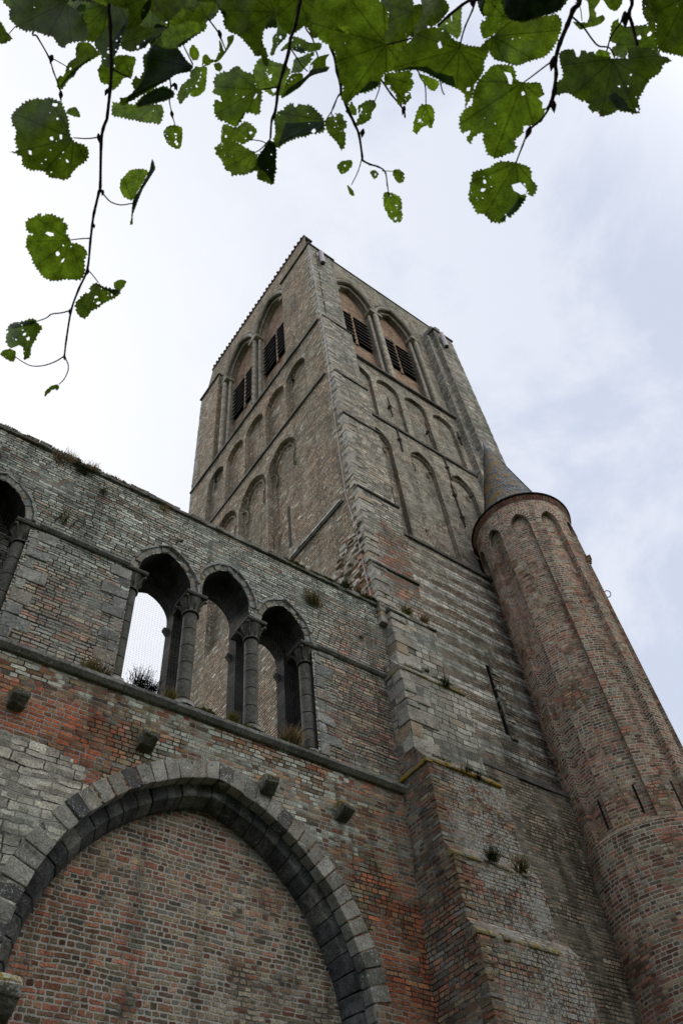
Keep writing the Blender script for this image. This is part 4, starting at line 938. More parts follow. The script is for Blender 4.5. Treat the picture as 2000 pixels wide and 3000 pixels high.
for px, py, yy, size, kind, mats, nm, lab, cat, n in (
    (172, 1352, W0, .30, 'grass', [P_RED, P_STRAW], 'grass_tuft', 'small reddish tuft hanging just under the wall top at far left', 'grass tuft', 60),
    (205, 1352, 9.94, .32, 'grass', [P_STRAW], 'grass_tuft', 'straw coloured grass fringe hanging on the upper left coping', 'grass tuft', 70),
    (242, 1385, W0, .34, 'bush', [P_DARK, P_GREEN], 'wall_plant', 'dark green bush under the coping at upper left', 'plant', 70),
    (270, 1378, 9.94, .28, 'grass', [P_STRAW], 'grass_tuft', 'dry grass beside the dark bush under the coping', 'grass tuft', 50),
    (300, 1446, W0, .20, 'bush', [P_GREEN, P_YEL], 'wall_plant', 'small green cushion plant high on the left wall face', 'plant', 45),
    (190, 1535, W0, .40, 'bush', [P_YEL, P_DARK], 'wall_plant', 'sparse plant rooted above the left capital course', 'plant', 26),
    (525, 1590, W0, .20, 'bush', [P_MOSS, P_YEL], 'wall_plant', 'tiny moss cushion above the left pointed opening', 'plant', 30),
    (480, 1500, 9.95, .25, 'grass', [P_STRAW, P_YEL], 'grass_tuft', 'dry fringe on the coping above the triple window', 'grass tuft', 60),
    (915, 1772, W0, .52, 'bush', [P_YEL, P_STRAW], 'wall_plant', 'large yellow green plant on the wall right of the windows', 'plant', 75),
    (1116, 1802, W0, .34, 'grass', [P_RED], 'grass_tuft', 'reddish brown tuft in the corner of wall and buttress', 'grass tuft', 110),
    (1056, 1872, W0, .13, 'bush', [P_GREEN], 'wall_plant', 'single small green plant on the brick near the buttress', 'plant', 40),
    (1130, 1978, W0, .18, 'bush', [P_GREEN, P_DARK], 'wall_plant', 'green plant at the end of the capital course by the buttress', 'plant', 40),
    (255, 1972, 10.0, .34, 'grass', [P_STRAW, P_YEL], 'grass_tuft', 'brown grass on the sill left of the triple window', 'grass tuft', 150),
    (300, 1980, 10.0, .28, 'grass', [P_STRAW, P_DARK], 'grass_tuft', 'brown grass at the foot of the left jamb', 'grass tuft', 110),
    (410, 2018, 10.15, .42, 'twig', [P_DARK], 'wall_plant', 'dark twiggy shrub on the sill against the sky', 'shrub', 90),
    (450, 2032, 10.15, .26, 'twig', [P_DARK], 'wall_plant', 'low dark twiggy shrub beside the first rear pier', 'shrub', 50),
    (497, 2048, 10.12, .26, 'grass', [P_YEL, P_STRAW], 'grass_tuft', 'yellow green grass left of the first column base', 'grass tuft', 100),
    (610, 2095, 10.08, .14, 'grass', [P_GREEN], 'grass_tuft', 'low green grass on the sill right of the first column', 'grass tuft', 160),
    (680, 2115, 10.08, .24, 'grass', [P_YEL, P_GREEN], 'grass_tuft', 'green grass before the second rear pier', 'grass tuft', 120),
    (735, 2140, 10.06, .22, 'bush', [P_GREEN, P_DARK], 'wall_plant', 'dark green weed at the second column base', 'plant', 45),
    (850, 2180, 10.1, .46, 'grass', [P_STRAW, P_RED], 'grass_tuft', 'tall dry straw grass on the sill of the right opening', 'grass tuft', 190),
    (830, 2182, 10.05, .18, 'grass', [P_GREEN], 'grass_tuft', 'green moss edge under the tall dry grass', 'grass tuft', 120),
    (1012, 1722, 10.0, .26, 'bush', [P_MOSS, P_GREEN], 'wall_plant', 'dark moss clump on the coping below the rubble', 'moss', 90),
    (1050, 1745, 10.0, .26, 'bush', [P_MOSS], 'wall_plant', 'dark moss clump on the coping beside the tower corner', 'moss', 90),
    (1190, 1800, 9.72, .32, 'grass', [P_YEL, P_GREEN], 'grass_tuft', 'green and orange grass on the top buttress ledge', 'grass tuft', 110),
    (1240, 1825, 9.74, .30, 'grass', [P_RED, P_STRAW], 'grass_tuft', 'rusty grass at the right of the top buttress ledge', 'grass tuft', 90),
    (1248, 1972, 9.45, .18, 'bush', [P_DARK, P_YEL], 'wall_plant', 'small weed on the second buttress ledge', 'plant', 40),
    (1303, 2012, 9.44, .30, 'bush', [P_GREEN, P_DARK], 'wall_plant', 'dark green plant on the second buttress ledge', 'plant', 70),
    (1366, 2268, 9.15, .26, 'bush', [P_GREEN, P_DARK], 'wall_plant', 'green plant on the orange mossy ledge', 'plant', 60),
    (1400, 2285, 9.15, .20, 'bush', [P_DARK, P_YEL], 'wall_plant', 'brownish plant at the end of the orange mossy ledge', 'plant', 50),
    (1438, 2522, 8.95, .34, 'bush', [P_GREEN, P_DARK], 'wall_plant', 'bushy grey green plant on the fourth buttress ledge', 'plant', 110),
    (1525, 2555, 8.97, .34, 'bush', [P_YEL, P_GREEN], 'wall_plant', 'yellow plant at the right of the fourth buttress ledge', 'plant', 80)):
    plant(onY(px, py, yy), size, kind, mats, nm, lab, cat, n=n)

def moss(name, a, b, n, size, mats, label, spread=.05):
    bm = bmesh.new(); a = Vector(a); b = Vector(b)
    for i in range(n):
        t = rp.random(); k = max(0, .35 + 1.3 * mnoise.noise(Vector((t * (b - a).length * 2.2, 3, n))))
        if k < .12: continue
        p = a.lerp(b, t) + Vector((0, rp.uniform(-spread, spread), 0)); L = size * k * rp.uniform(.5, 1.2); d = Vector((rp.gauss(0, .5), rp.gauss(-.35, .4), rp.uniform(.2, 1))).normalized()
        s_ = d.cross(Vector((rp.random(), rp.random(), rp.random()))).normalized() * size * .10
        f_ = bm.faces.new([bm.verts.new(v) for v in (p - s_, p + s_, p + d * L)]); f_.material_index = rp.randrange(len(mats))
    return tag(link(name, bm, mats, uvs=False), label, 'moss', kind='stuff')
moss('moss', (5.0, 9.99, 10.70), (7.7, 9.97, 10.70), 1500, .085, [P_MOSS, P_GREEN, P_YEL], 'low green moss along the sill under the triple window')
moss('moss', (6.6, 9.96, 15.86), (9.9, 9.94, 15.88), 2600, .10, [P_MOSS, P_MOSS, P_GREEN], 'dark green moss fringe on the coping next to the tower')
moss('moss', (-2.0, 9.95, 15.80), (3.4, 9.95, 15.83), 1500, .10, [P_STRAW, P_YEL, P_MOSS], 'dry moss and grass fringe on the left coping')
moss('moss', (9.7, 9.10, 10.86), (11.5, 9.10, 10.86), 700, .07, [P_YEL, P_MOSS], 'yellowish moss on the broad brick buttress ledge', .03)
moss('moss', (9.75, 9.43, 13.48), (11.5, 9.43, 13.48), 600, .07, [P_YEL, P_MOSS], 'olive moss on the upper stone buttress ledge', .03)

# ------------------------------------------------------------------ lime tree hanging over the camera
def leaf_mat(name, lower, upper, trans, edge):
    m = bpy.data.materials.new(name); m.use_nodes = True; nt = m.node_tree; nt.nodes.clear(); s = NT(nt)
    uv = s.n('ShaderNodeUVMap').outputs[0]; ge = s.n('ShaderNodeNewGeometry'); pos = ge.outputs['Position']
    sp = s.n('ShaderNodeSeparateXYZ', {0: uv}); u, v = sp.outputs[0], sp.outputs[1]     # petiole at the origin, tip at v = 1
    r_ = s.m('SQRT', s.m('ADD', s.m('MULTIPLY', u, u), s.m('MULTIPLY', v, v)))
    th = s.m('ARCTAN2', u, v)
    ph = s.m('DIVIDE', th, .62); df = s.m('ABSOLUTE', s.m('SUBTRACT', ph, s.m('ROUND', ph)))
    main = s.mr(s.m('MULTIPLY', s.m('MULTIPLY', df, .62), r_), .005, .019, 1, 0)                # palmate main veins
    # side veins leave each main vein at an angle
    sv = s.m('SINE', s.m('MULTIPLY', s.m('SUBTRACT', r_, s.m('MULTIPLY', s.m('MULTIPLY', df, .62), .75)), 52.0))
    side = s.mr(sv, .82, 1.0)
    n1_ = s.noise(uv, 3.0, 4, .6).outputs[0]; n2_ = s.noise(uv, 26, 4, .6).outputs[0]
    vein = s.m('MAXIMUM', main, s.m('MULTIPLY', side, .45))
    k = s.m('MULTIPLY', s.mr(n1_, .36, .64, .55, 1.4, False), s.mr(n2_, .36, .64, .8, 1.2, False)); atr = s.n('ShaderNodeSeparateColor', {0: s.n('ShaderNodeAttribute', attribute_name='rim').outputs['Color']}); k = s.m('MULTIPLY', k, s.m('MULTIPLY', atr.outputs[1], 2.0))
    kk = s.m('MULTIPLY', k, s.m('SUBTRACT', 1.0, s.m('MULTIPLY', vein, .42)))
    atr = s.n('ShaderNodeSeparateColor', {0: s.n('ShaderNodeAttribute', attribute_name='rim').outputs['Color']}); ed = atr.outputs[0]; ob = s.m('MULTIPLY', atr.outputs[1], 2.0)
    brown = s.m('MAXIMUM', s.mr(s.noise(uv, 7, 5, .7).outputs[0], .66, .74), s.m('MULTIPLY', s.mr(ed, .45, .0), s.mr(s.noise(uv, 4, 4, .7).outputs[0], .5, .58)))
    low = s.mix(s.m('MULTIPLY', brown, .8), s.mix(1.0, (*lower, 1), s.comb(kk, kk, kk), 'MULTIPLY'), (.05, .035, .01, 1))
    up = s.mix(1.0, (*upper, 1), s.comb(k, k, k), 'MULTIPLY')
    trc = s.mix(s.m('MULTIPLY', brown, .8), s.mix(1.0, (*trans, 1), s.comb(kk, kk, kk), 'MULTIPLY'), (.06, .03, .008, 1))
    col = s.mix(ge.outputs['Backfacing'], low, up)
    hgt = s.m('ADD', s.m('MULTIPLY', vein, .6), n2_)
    bp = s.n('ShaderNodeBump', {'Height': hgt, 'Strength': .5, 'Distance': .0012}).outputs[0]
    p = s.n('ShaderNodeBsdfPrincipled', {'Base Color': col, 'Roughness': .5, 'Normal': bp, 'Specular IOR Level': .08}).outputs[0]
    t = s.n('ShaderNodeBsdfTranslucent', {0: trc, 1: bp}).outputs[0]
    a = s.n('ShaderNodeAddShader', {0: p, 1: t}).outputs[0]; s.n('ShaderNodeOutputMaterial', {0: a}); return m
ML = leaf_mat('lime leaf', (.009, .023, .004), (.022, .042, .020), (.128, .205, .010), 0)
MLD = leaf_mat('folded dark lime leaf', (.030, .050, .038), (.030, .050, .038), (.016, .034, .004), 0)  # bluish tone puts sky reflected off the upper side into the colour
M_BARK = stone('purple brown twig bark', [(0, (.045, .028, .028)), (1, (.075, .05, .045))], island=False, gscale=90, bump=.3)
M_TRUNK = stone('grey lime bark', [(0, (.09, .075, .06)), (1, (.15, .13, .105))], island=False, gscale=18, bump=1.0)
tree = empty('lime_tree', (-2.6, -2.4, 0), 'lime tree with insect eaten green leaves hanging in from above', 'tree')
T = {'1': (0, 0, 3.92), '2': (300, 0, 3.92), '3': (600, 0, 3.92), '4': (900, 0, 3.92), '5': (1250, 0, 3.92), '6': (1600, 0, 3.92), '7': (600, 150, 2.24), 'Z': (0, 400, 2.768), 'a': (0, 0, 1.568), 'b': (1000, 0, 1.568)}
def px(t, s):
    ox, oy, k = T[t]; o = []
    for q in s.split():
        a, b = q.split(','); o.append(Vector((ox + float(a) / k, oy + float(b) / k)))
    return o
# bough above the picture, reaching back to the trunk
def at(p, d): return Vector((0, 0, CZ)) + ray(p[0], p[1]) * d
bough = [at((-260, -420), 1.35), at((250, -330), 1.3), at((800, -300), 1.25), at((1350, -330), 1.3), at((1900, -300), 1.35), at((2400, -420), 1.5)]
bm = bmesh.new(); tube(bm, [Vector((-2.6, -2.4, 2.6)), Vector((-1.9, -1.7, 3.1)), Vector((-1.2, -.7, 3.1))] + bough, [.10, .07, .045, .03, .024, .02, .016, .013, .008], 10); link('bough', bm, M_TRUNK, tree)
bm = bmesh.new(); tube(bm, [Vector((-2.6, -2.4, -.1)), Vector((-2.62, -2.42, .3)), Vector((-2.6, -2.4, 1.5)), Vector((-2.55, -2.45, 4)), Vector((-2.7, -2.5, 7)), Vector((-2.6, -2.7, 10))], [.42, .30, .25, .21, .14, .05], 18); link('trunk', bm, M_TRUNK, tree)
# twigs: (tile, points, width px at start, at end, depth, joins)
TW = [('1', '1280,-60 1270,300 1275,560 1280,800 1270,1000 1230,1372', 11, 9, 1.15, 1), ('Z', '868,-138 838,-60 822,60 815,400 805,450 765,620 750,720 735,850 710,1080 640,1240 580,1410 540,1650 525,1780', 9, 5, 1.15, 0),
 ('1', '390,340 430,420 560,650 620,830 655,920 690,1030 705,1120 705,1200', 5, 3, 1.3, 1), ('a', '770,-40 772,210 775,300 785,400 778,455 790,520 805,575', 5, 2.6, 1.5, 1),
 ('3', '1090,-60 1075,100 1040,300 985,440 960,600 900,800 850,1000 830,1150 800,1372', 11, 7, 1.15, 1), ('7', '555,0 520,120 480,250 465,380 440,450 430,575', 9, 6, 1.15, 0),
 ('4', '150,-60 210,300 270,540 320,680 340,820 380,960 390,1080 420,1140 470,1280 520,1372', 10, 8, 1.15, 1), ('b', '10,440 20,480 60,570 80,620 95,720 95,735 130,755 165,765 200,790 210,850 218,900', 9, 3, 1.15, 0),
 ('2', '1090,-60 1110,40 1190,180 1330,370 1370,460 1420,580', 6, 3, 1.4, 1), ('4', '700,-60 760,400 830,860 880,960 960,1080 1060,1200 1110,1280 1120,1350', 6, 5, 1.5, 1),
 ('5', '580,-60 560,0 520,120 440,300 400,430 370,560', 6, 4, 1.1, 1), ('5', '640,-60 500,0 400,60 250,180 120,300', 9, 7, 1.25, 1),
 ('6', '350,-60 300,120 240,280 150,500 100,700 110,850 80,1050 50,1170 0,1260', 15, 8, 1.05, 1), ('b', '985,400 965,470 920,545 860,600 830,670 800,748', 8, 4, 1.05, 0),
 ('6', '955,-60 945,150 980,280 1040,520', 11, 8, 1.1, 1), ('4', '1180,-60 1230,600 1290,870 1350,980 1360,1190', 5, 3, 1.5, 1), ('3', '1190,-60 1150,280 1230,430 1270,560 1300,660', 5, 4, 1.45, 1)]
BR = [('Z', '815,440 850,480 900,530 980,555 1080,540', 4, 1.15), ('Z', '735,825 650,830 570,840', 3.5, 1.15), ('Z', '710,1080 750,1120 800,1185', 3.5, 1.15), ('Z', '575,1410 500,1430 420,1440 380,1470 300,1500', 4, 1.15),
 ('Z', '525,1780 440,1830 340,1860 240,1855 130,1790', 3.6, 1.15), ('Z', '525,1780 555,1850 550,1910 520,1970 480,2010', 3.4, 1.15), ('a', '460,630 400,637 340,633', 3.8, 1.15), ('1', '1270,780 1400,850 1510,900', 5, 1.15),
 ('1', '565,655 640,690 770,765', 3, 1.3), ('1', '391,342 300,260 190,300 95,405', 3, 1.3), ('7', '430,575 370,640 325,667', 3.6, 1.15), ('7', '430,600 410,608 370,590 300,580', 3.4, 1.15), ('3', '840,1000 740,1015 620,1035', 4.2, 1.15),
 ('3', '985,560 1040,640 1120,760 1180,820', 4, 1.15), ('b', '90,740 75,790 45,850', 3, 1.15), ('b', '185,785 240,787', 2.4, 1.15), ('4', '390,1080 345,1120 300,1240 220,1372', 4, 1.15), ('4', '830,900 830,1000 770,1170', 3.5, 1.5),
 ('5', '1460,690 1370,750 1200,880 1090,960', 4.5, 1.05), ('6', '270,180 300,200 420,310 520,450 600,530 720,550 780,670', 5, 1.05), ('6', '330,30 385,90 405,240', 3, 1.05), ('6', '940,180 860,250 740,420 690,580 610,780', 5, 1.1),
 ('5', '130,880 150,930 175,1040 200,1090', 4, 1.25), ('7', '845,430 830,400 860,320 880,280', 3, 1.15), ('2', '1040,740 990,640 930,520', 4, 1.3), ('4', '1190,440 930,510 600,580', 4.5, 1.1)]
BUD = [('b', 972, 485, 1.05, 10), ('b', 858, 606, 1.05, 10), ('b', 97, 610, 1.15, 7), ('b', 285, 505, 1.5, 7), ('2', 1350, 395, 1.4, 7), ('2', 800, 1310, 1.5, 6), ('2', 843, 990, 1.5, 6), ('1', 595, 675, 1.3, 7), ('1', 702, 1090, 1.3, 7), ('1', 1225, 1055, 1.15, 6), ('Z', 835, 455, 1.15, 5), ('Z', 765, 725, 1.15, 4), ('Z', 570, 1415, 1.15, 5), ('Z', 715, 1095, 1.15, 5), ('Z', 525, 1790, 1.15, 5), ('6', 900, 215, 1.1, 12), ('6', 70, 720, 1.05, 11), ('a', 455, 632, 1.15, 7), ('5', 520, 30, 1.1, 8), ('a', 808, 398, 1.5, 5)]
rl = random.Random(42)
def dz(p, d): return d + .012 * mnoise.noise(Vector((p.x * .01, p.y * .01, d)))
twigs = []; cur = None; tw_paths = []
for t, s, w0, w1, d, joins in TW:
    P_ = px(t, s); pts = [at(p, dz(p, d)) for p in P_]; n = len(pts)
    rad_ = [(w0 + (w1 - w0) * i / (n - 1)) * .5 * d / 2333 for i in range(n)]
    if joins:
        b = min((bough[i].lerp(bough[i + 1], k / 8) for i in range(len(bough) - 1) for k in range(9)), key=lambda q: (q - pts[0]).length)
        pts = [b, b.lerp(pts[0], .6)] + pts; rad_ = [rad_[0] * 1.3, rad_[0] * 1.1] + rad_
        cur = {'o': None, 'px': [], 'bm': bmesh.new()}; twigs.append(cur)
    # fine smooth path
    sm = []; sr = []
    for i in range(len(pts) - 1):
        p0, p1, p2, p3 = pts[max(i - 1, 0)], pts[i], pts[i + 1], pts[min(i + 2, len(pts) - 1)]
        for k in range(5):
            u = k / 5; sm.append(.5 * ((2 * p1) + (p2 - p0) * u + (2 * p0 - 5 * p1 + 4 * p2 - p3) * u * u + (3 * p1 - p0 - 3 * p2 + p3) * u ** 3)); sr.append((rad_[i] + (rad_[i + 1] - rad_[i]) * u) * (1 + .22 * max(0, 1 - 4 * min(u, 1 - u)) * (1 if 0 < i + u else 0) + .10 * mnoise.noise(Vector((i * 3.1 + u * 4, w0, d)))))
    sm.append(pts[-1]); sr.append(rad_[-1])
    tube(cur['bm'], sm, sr, 9); cur['px'] += [(p, d) for p in P_]
def nearest(p, d): return min(twigs, key=lambda t: min((q - p).length + abs(dd - d) * 150 for q, dd in t['px']))
for t, s, w_, d in BR:
    P_ = px(t, s); tg = nearest(P_[0], d); pts = [at(p, dz(p, d)) for p in P_]
    sm = []
    for i in range(len(pts) - 1):
        p0, p1, p2, p3 = pts[max(i - 1, 0)], pts[i], pts[i + 1], pts[min(i + 2, len(pts) - 1)]
        for k in range(4):
            u = k / 4; sm.append(.5 * ((2 * p1) + (p2 - p0) * u + (2 * p0 - 5 * p1 + 4 * p2 - p3) * u * u + (3 * p1 - p0 - 3 * p2 + p3) * u ** 3))
    sm.append(pts[-1]); n = len(sm)
    tube(tg['bm'], sm, [w_ * .5 * d / 2333 * (1.15 - .35 * i / n) for i in range(n)], 7); tg['px'] += [(p, d) for p in P_]
for t, x_, y_, d, r_ in BUD:
    p = px(t, f'{x_},{y_}')[0]; tg = nearest(p, d); BUDD = d; d = dz(p, d); q = at(p, d - .003); ax = (at(p + Vector((rl.uniform(-.4, .4), 1)) * 10, d) - q).normalized(); k = r_ * d / 2333
    b0 = min((c for c in tg['px'] if abs(c[1] - BUDD) < .06), key=lambda c: (c[0] - p).length, default=(p, d)); b0 = at(b0[0], dz(*b0)) if (b0[0] - p).length < 30 else q - ax * k * 2
    tube(tg['bm'], [b0, b0.lerp(q - ax * k * 1.6, .8)], k * .35, 5)
    tube(tg['bm'], [q - ax * k * 1.6, q - ax * k * .7, q, q + ax * k * 1.0, q + ax * k * 2.2], [k * .3, k * .75, k * .95, k * .6, k * .06], 8)
for t in twigs: t['o'] = link('twig', t['bm'], M_BARK, tree, uvs=False)
def inside(p, poly):
    c = False; j = len(poly) - 1
    for i in range(len(poly)):
        a, b = poly[i], poly[j]
        if (a.y > p.y) != (b.y > p.y) and p.x < (b.x - a.x) * (p.y - a.y) / (b.y - a.y) + a.x: c = not c
        j = i
    return c
def leaf(t, outline, d, at_px=None, tip_px=None, holes=(), fold=None, nh=8, dark=False, serr=1.0, tone=1.0):
    nh = int(nh * rl.choice((.15, .3, .5, .8)))
    O_ = px(t, outline); A = px(t, at_px)[0] if at_px else O_[0].copy(); c = sum(O_, Vector((0, 0))) / len(O_)
    Tp = px(t, tip_px)[0] if tip_px else A + (c - A) * 2
    size = max((p - c).length for p in O_)
    d0 = d; d = dz(A, d)
    # round the traced outline, then cut fine teeth and bites along it
    n = len(O_); pts = []
    ar_ = abs(sum(O_[i].x * O_[(i + 1) % n].y - O_[(i + 1) % n].x * O_[i].y for i in range(n))) / 2; pe_ = sum((O_[i] - O_[i - 1]).length for i in range(n))
    serr *= max(.15, min(1, (ar_ / pe_ ** 2 - .015) / .035))
    for i in range(n):
        p0, p1, p2, p3 = O_[i - 1], O_[i], O_[(i + 1) % n], O_[(i + 2) % n]; L = (p2 - p1).length; m_ = max(2, int(L / 5.0))
        for k in range(m_):
            u = k / m_; q = .5 * ((2 * p1) + (p2 - p0) * u + (2 * p0 - 5 * p1 + 4 * p2 - p3) * u * u + (3 * p1 - p0 - 3 * p2 + p3) * u ** 3)
            pts.append(p1.lerp(p2, u).lerp(q, .6))
    N_ = len(pts); out = []
    for i, p in enumerate(pts):
        nn = (pts[(i + 1) % N_] - pts[i - 1]); nn = Vector((nn.y, -nn.x)).normalized()
        if (p + nn * 2 - c).length < (p - nn * 2 - c).length: nn = -nn
        k = ((4.6 if i % 2 else -1.4) * rl.uniform(.15, 1.3) * serr + 4.0 * mnoise.noise(Vector((p.x * .035, p.y * .035, d * 9))) * serr) * min(1, size / 90) + rl.gauss(0, .5) * serr
        out.append(p + nn * k)
    hl = [px(t, h) for h in holes]
    spots = [c + (rl.choice(out) - c) * math.sqrt(rl.random()) * .9 for _ in range(1 + nh // 4)]
    for _ in range(nh):                                    # insect holes, in loose clusters
        q = rl.choice(spots) + Vector((rl.gauss(0, size * .16), rl.gauss(0, size * .16))) if rl.random() < .7 else c + (rl.choice(out) - c) * math.sqrt(rl.random()) * .95
        r_ = rl.choice((1.1, 1.2, 1.4, 1.6, 1.8, 2.2, 3.0, 4.4, 6.0)) * min(1.25, .5 + size / 150); el = rl.uniform(.5, 1); ea = rl.uniform(0, 3.1)
        if (q - A).length > 10 and inside(q, out):
            hl.append([q + Matrix.Rotation(ea, 2) @ Vector((math.cos(a) * r_, math.sin(a) * r_ * el)) * rl.uniform(.55, 1.35) for a in [2 * math.pi * k / 6 + .2 for k in range(6)]])
    if rl.random() < .6 and not dark:                       # ragged bites out of the margin
        for _ in range(rl.choice((1, 2, 3))):
            q = rl.choice(out); r_ = size * rl.uniform(.05, .13)
            if (q - A).length > size * .45: hl.append([q + Vector((math.cos(a), math.sin(a))) * r_ * rl.uniform(.5, 1.3) for a in [2 * math.pi * k / 9 for k in range(9)]])
    step = max(5.0, size / 11); verts = list(out); edges = [(i, (i + 1) % N_) for i in range(N_)]
    for h in hl:
        b = len(verts); verts += h; edges += [(b + i, b + (i + 1) % len(h)) for i in range(len(h))]
    fo = px(t, fold) if fold else None
    if fo: b = len(verts); verts += fo; edges += [(b + i, b + (i + 1) % len(fo)) for i in range(len(fo))]
    x = min(p.x for p in out)
    while x < max(p.x for p in out):
        y = min(p.y for p in out)
        while y < max(p.y for p in out):
            q = Vector((x + rl.uniform(-1, 1), y + rl.uniform(-1, 1)))
            if inside(q, out): verts.append(q)
            y += step
        x += step
    V, E_, F, *_ = delaunay_2d_cdt(verts, edges, [], 0, 1e-4)
    # leaf blade: a tilted, cupped and rippled surface at its own distance
    tl = Vector((rl.uniform(-1.0, 1.0), rl.uniform(-.9, .9))); ax = (Tp - A); L = max(ax.length, 8); ax = ax.normalized(); lat = Vector((-ax.y, ax.x)); cup = rl.uniform(-.6, .8)
    ph = rl.uniform(0, 9)
    def dep(p):
        q = (p - c); u = (p - A).dot(lat); k = q.dot(tl) + cup * (u * u) / max(size, 20) + min(4.5, size * .05) * math.sin(u * .07 + ph) + size * .16 * mnoise.noise(Vector((p.x * .016, p.y * .016, ph)))
        if fo and inside(p, fo): k -= 4
        return d * (1 + k / 2333)
    bm = bmesh.new(); uv = bm.loops.layers.uv.verify(); bv = [None] * len(V)
    for f in F:
        cc = (V[f[0]] + V[f[1]] + V[f[2]]) / 3
        if not inside(cc, out) or any(inside(cc, h) for h in hl): continue
        for i in f:
            if bv[i] is None: bv[i] = bm.verts.new(at(V[i], dep(V[i])))
        try: fc = bm.faces.new([bv[i] for i in f])
        except ValueError: continue
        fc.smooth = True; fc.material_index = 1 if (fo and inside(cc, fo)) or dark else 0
        for l, i in zip(fc.loops, f): q = V[i] - A; l[uv].uv = (q.dot(lat) / L, q.dot(ax) / L)
    bm.normal_update()
    for f in bm.faces:
        if f.normal.dot(f.calc_center_median() - Vector((0, 0, CZ))) > 0: f.normal_flip()
    rim = bm.loops.layers.float_color.new('rim') if hasattr(bm.loops.layers, 'float_color') else None
    hard = out[::2] + [q for h in hl for q in h[::2]]
    rd = {}
    for v in bm.verts: rd[v] = 0
    idx = {bv[i]: V[i] for i in range(len(V)) if bv[i] is not None}
    for v, q in idx.items(): rd[v] = min(1, min((q - h).length_squared for h in hard) ** .5 / 9)
    for f in bm.faces:
        for l in f.loops: k = rd.get(l.vert, 1); l[rim] = (k, tone * .5, 0, 1)
    tg = nearest(A, d0); return link('leaf', bm, [ML, MLD], tg['o'], uvs=False)
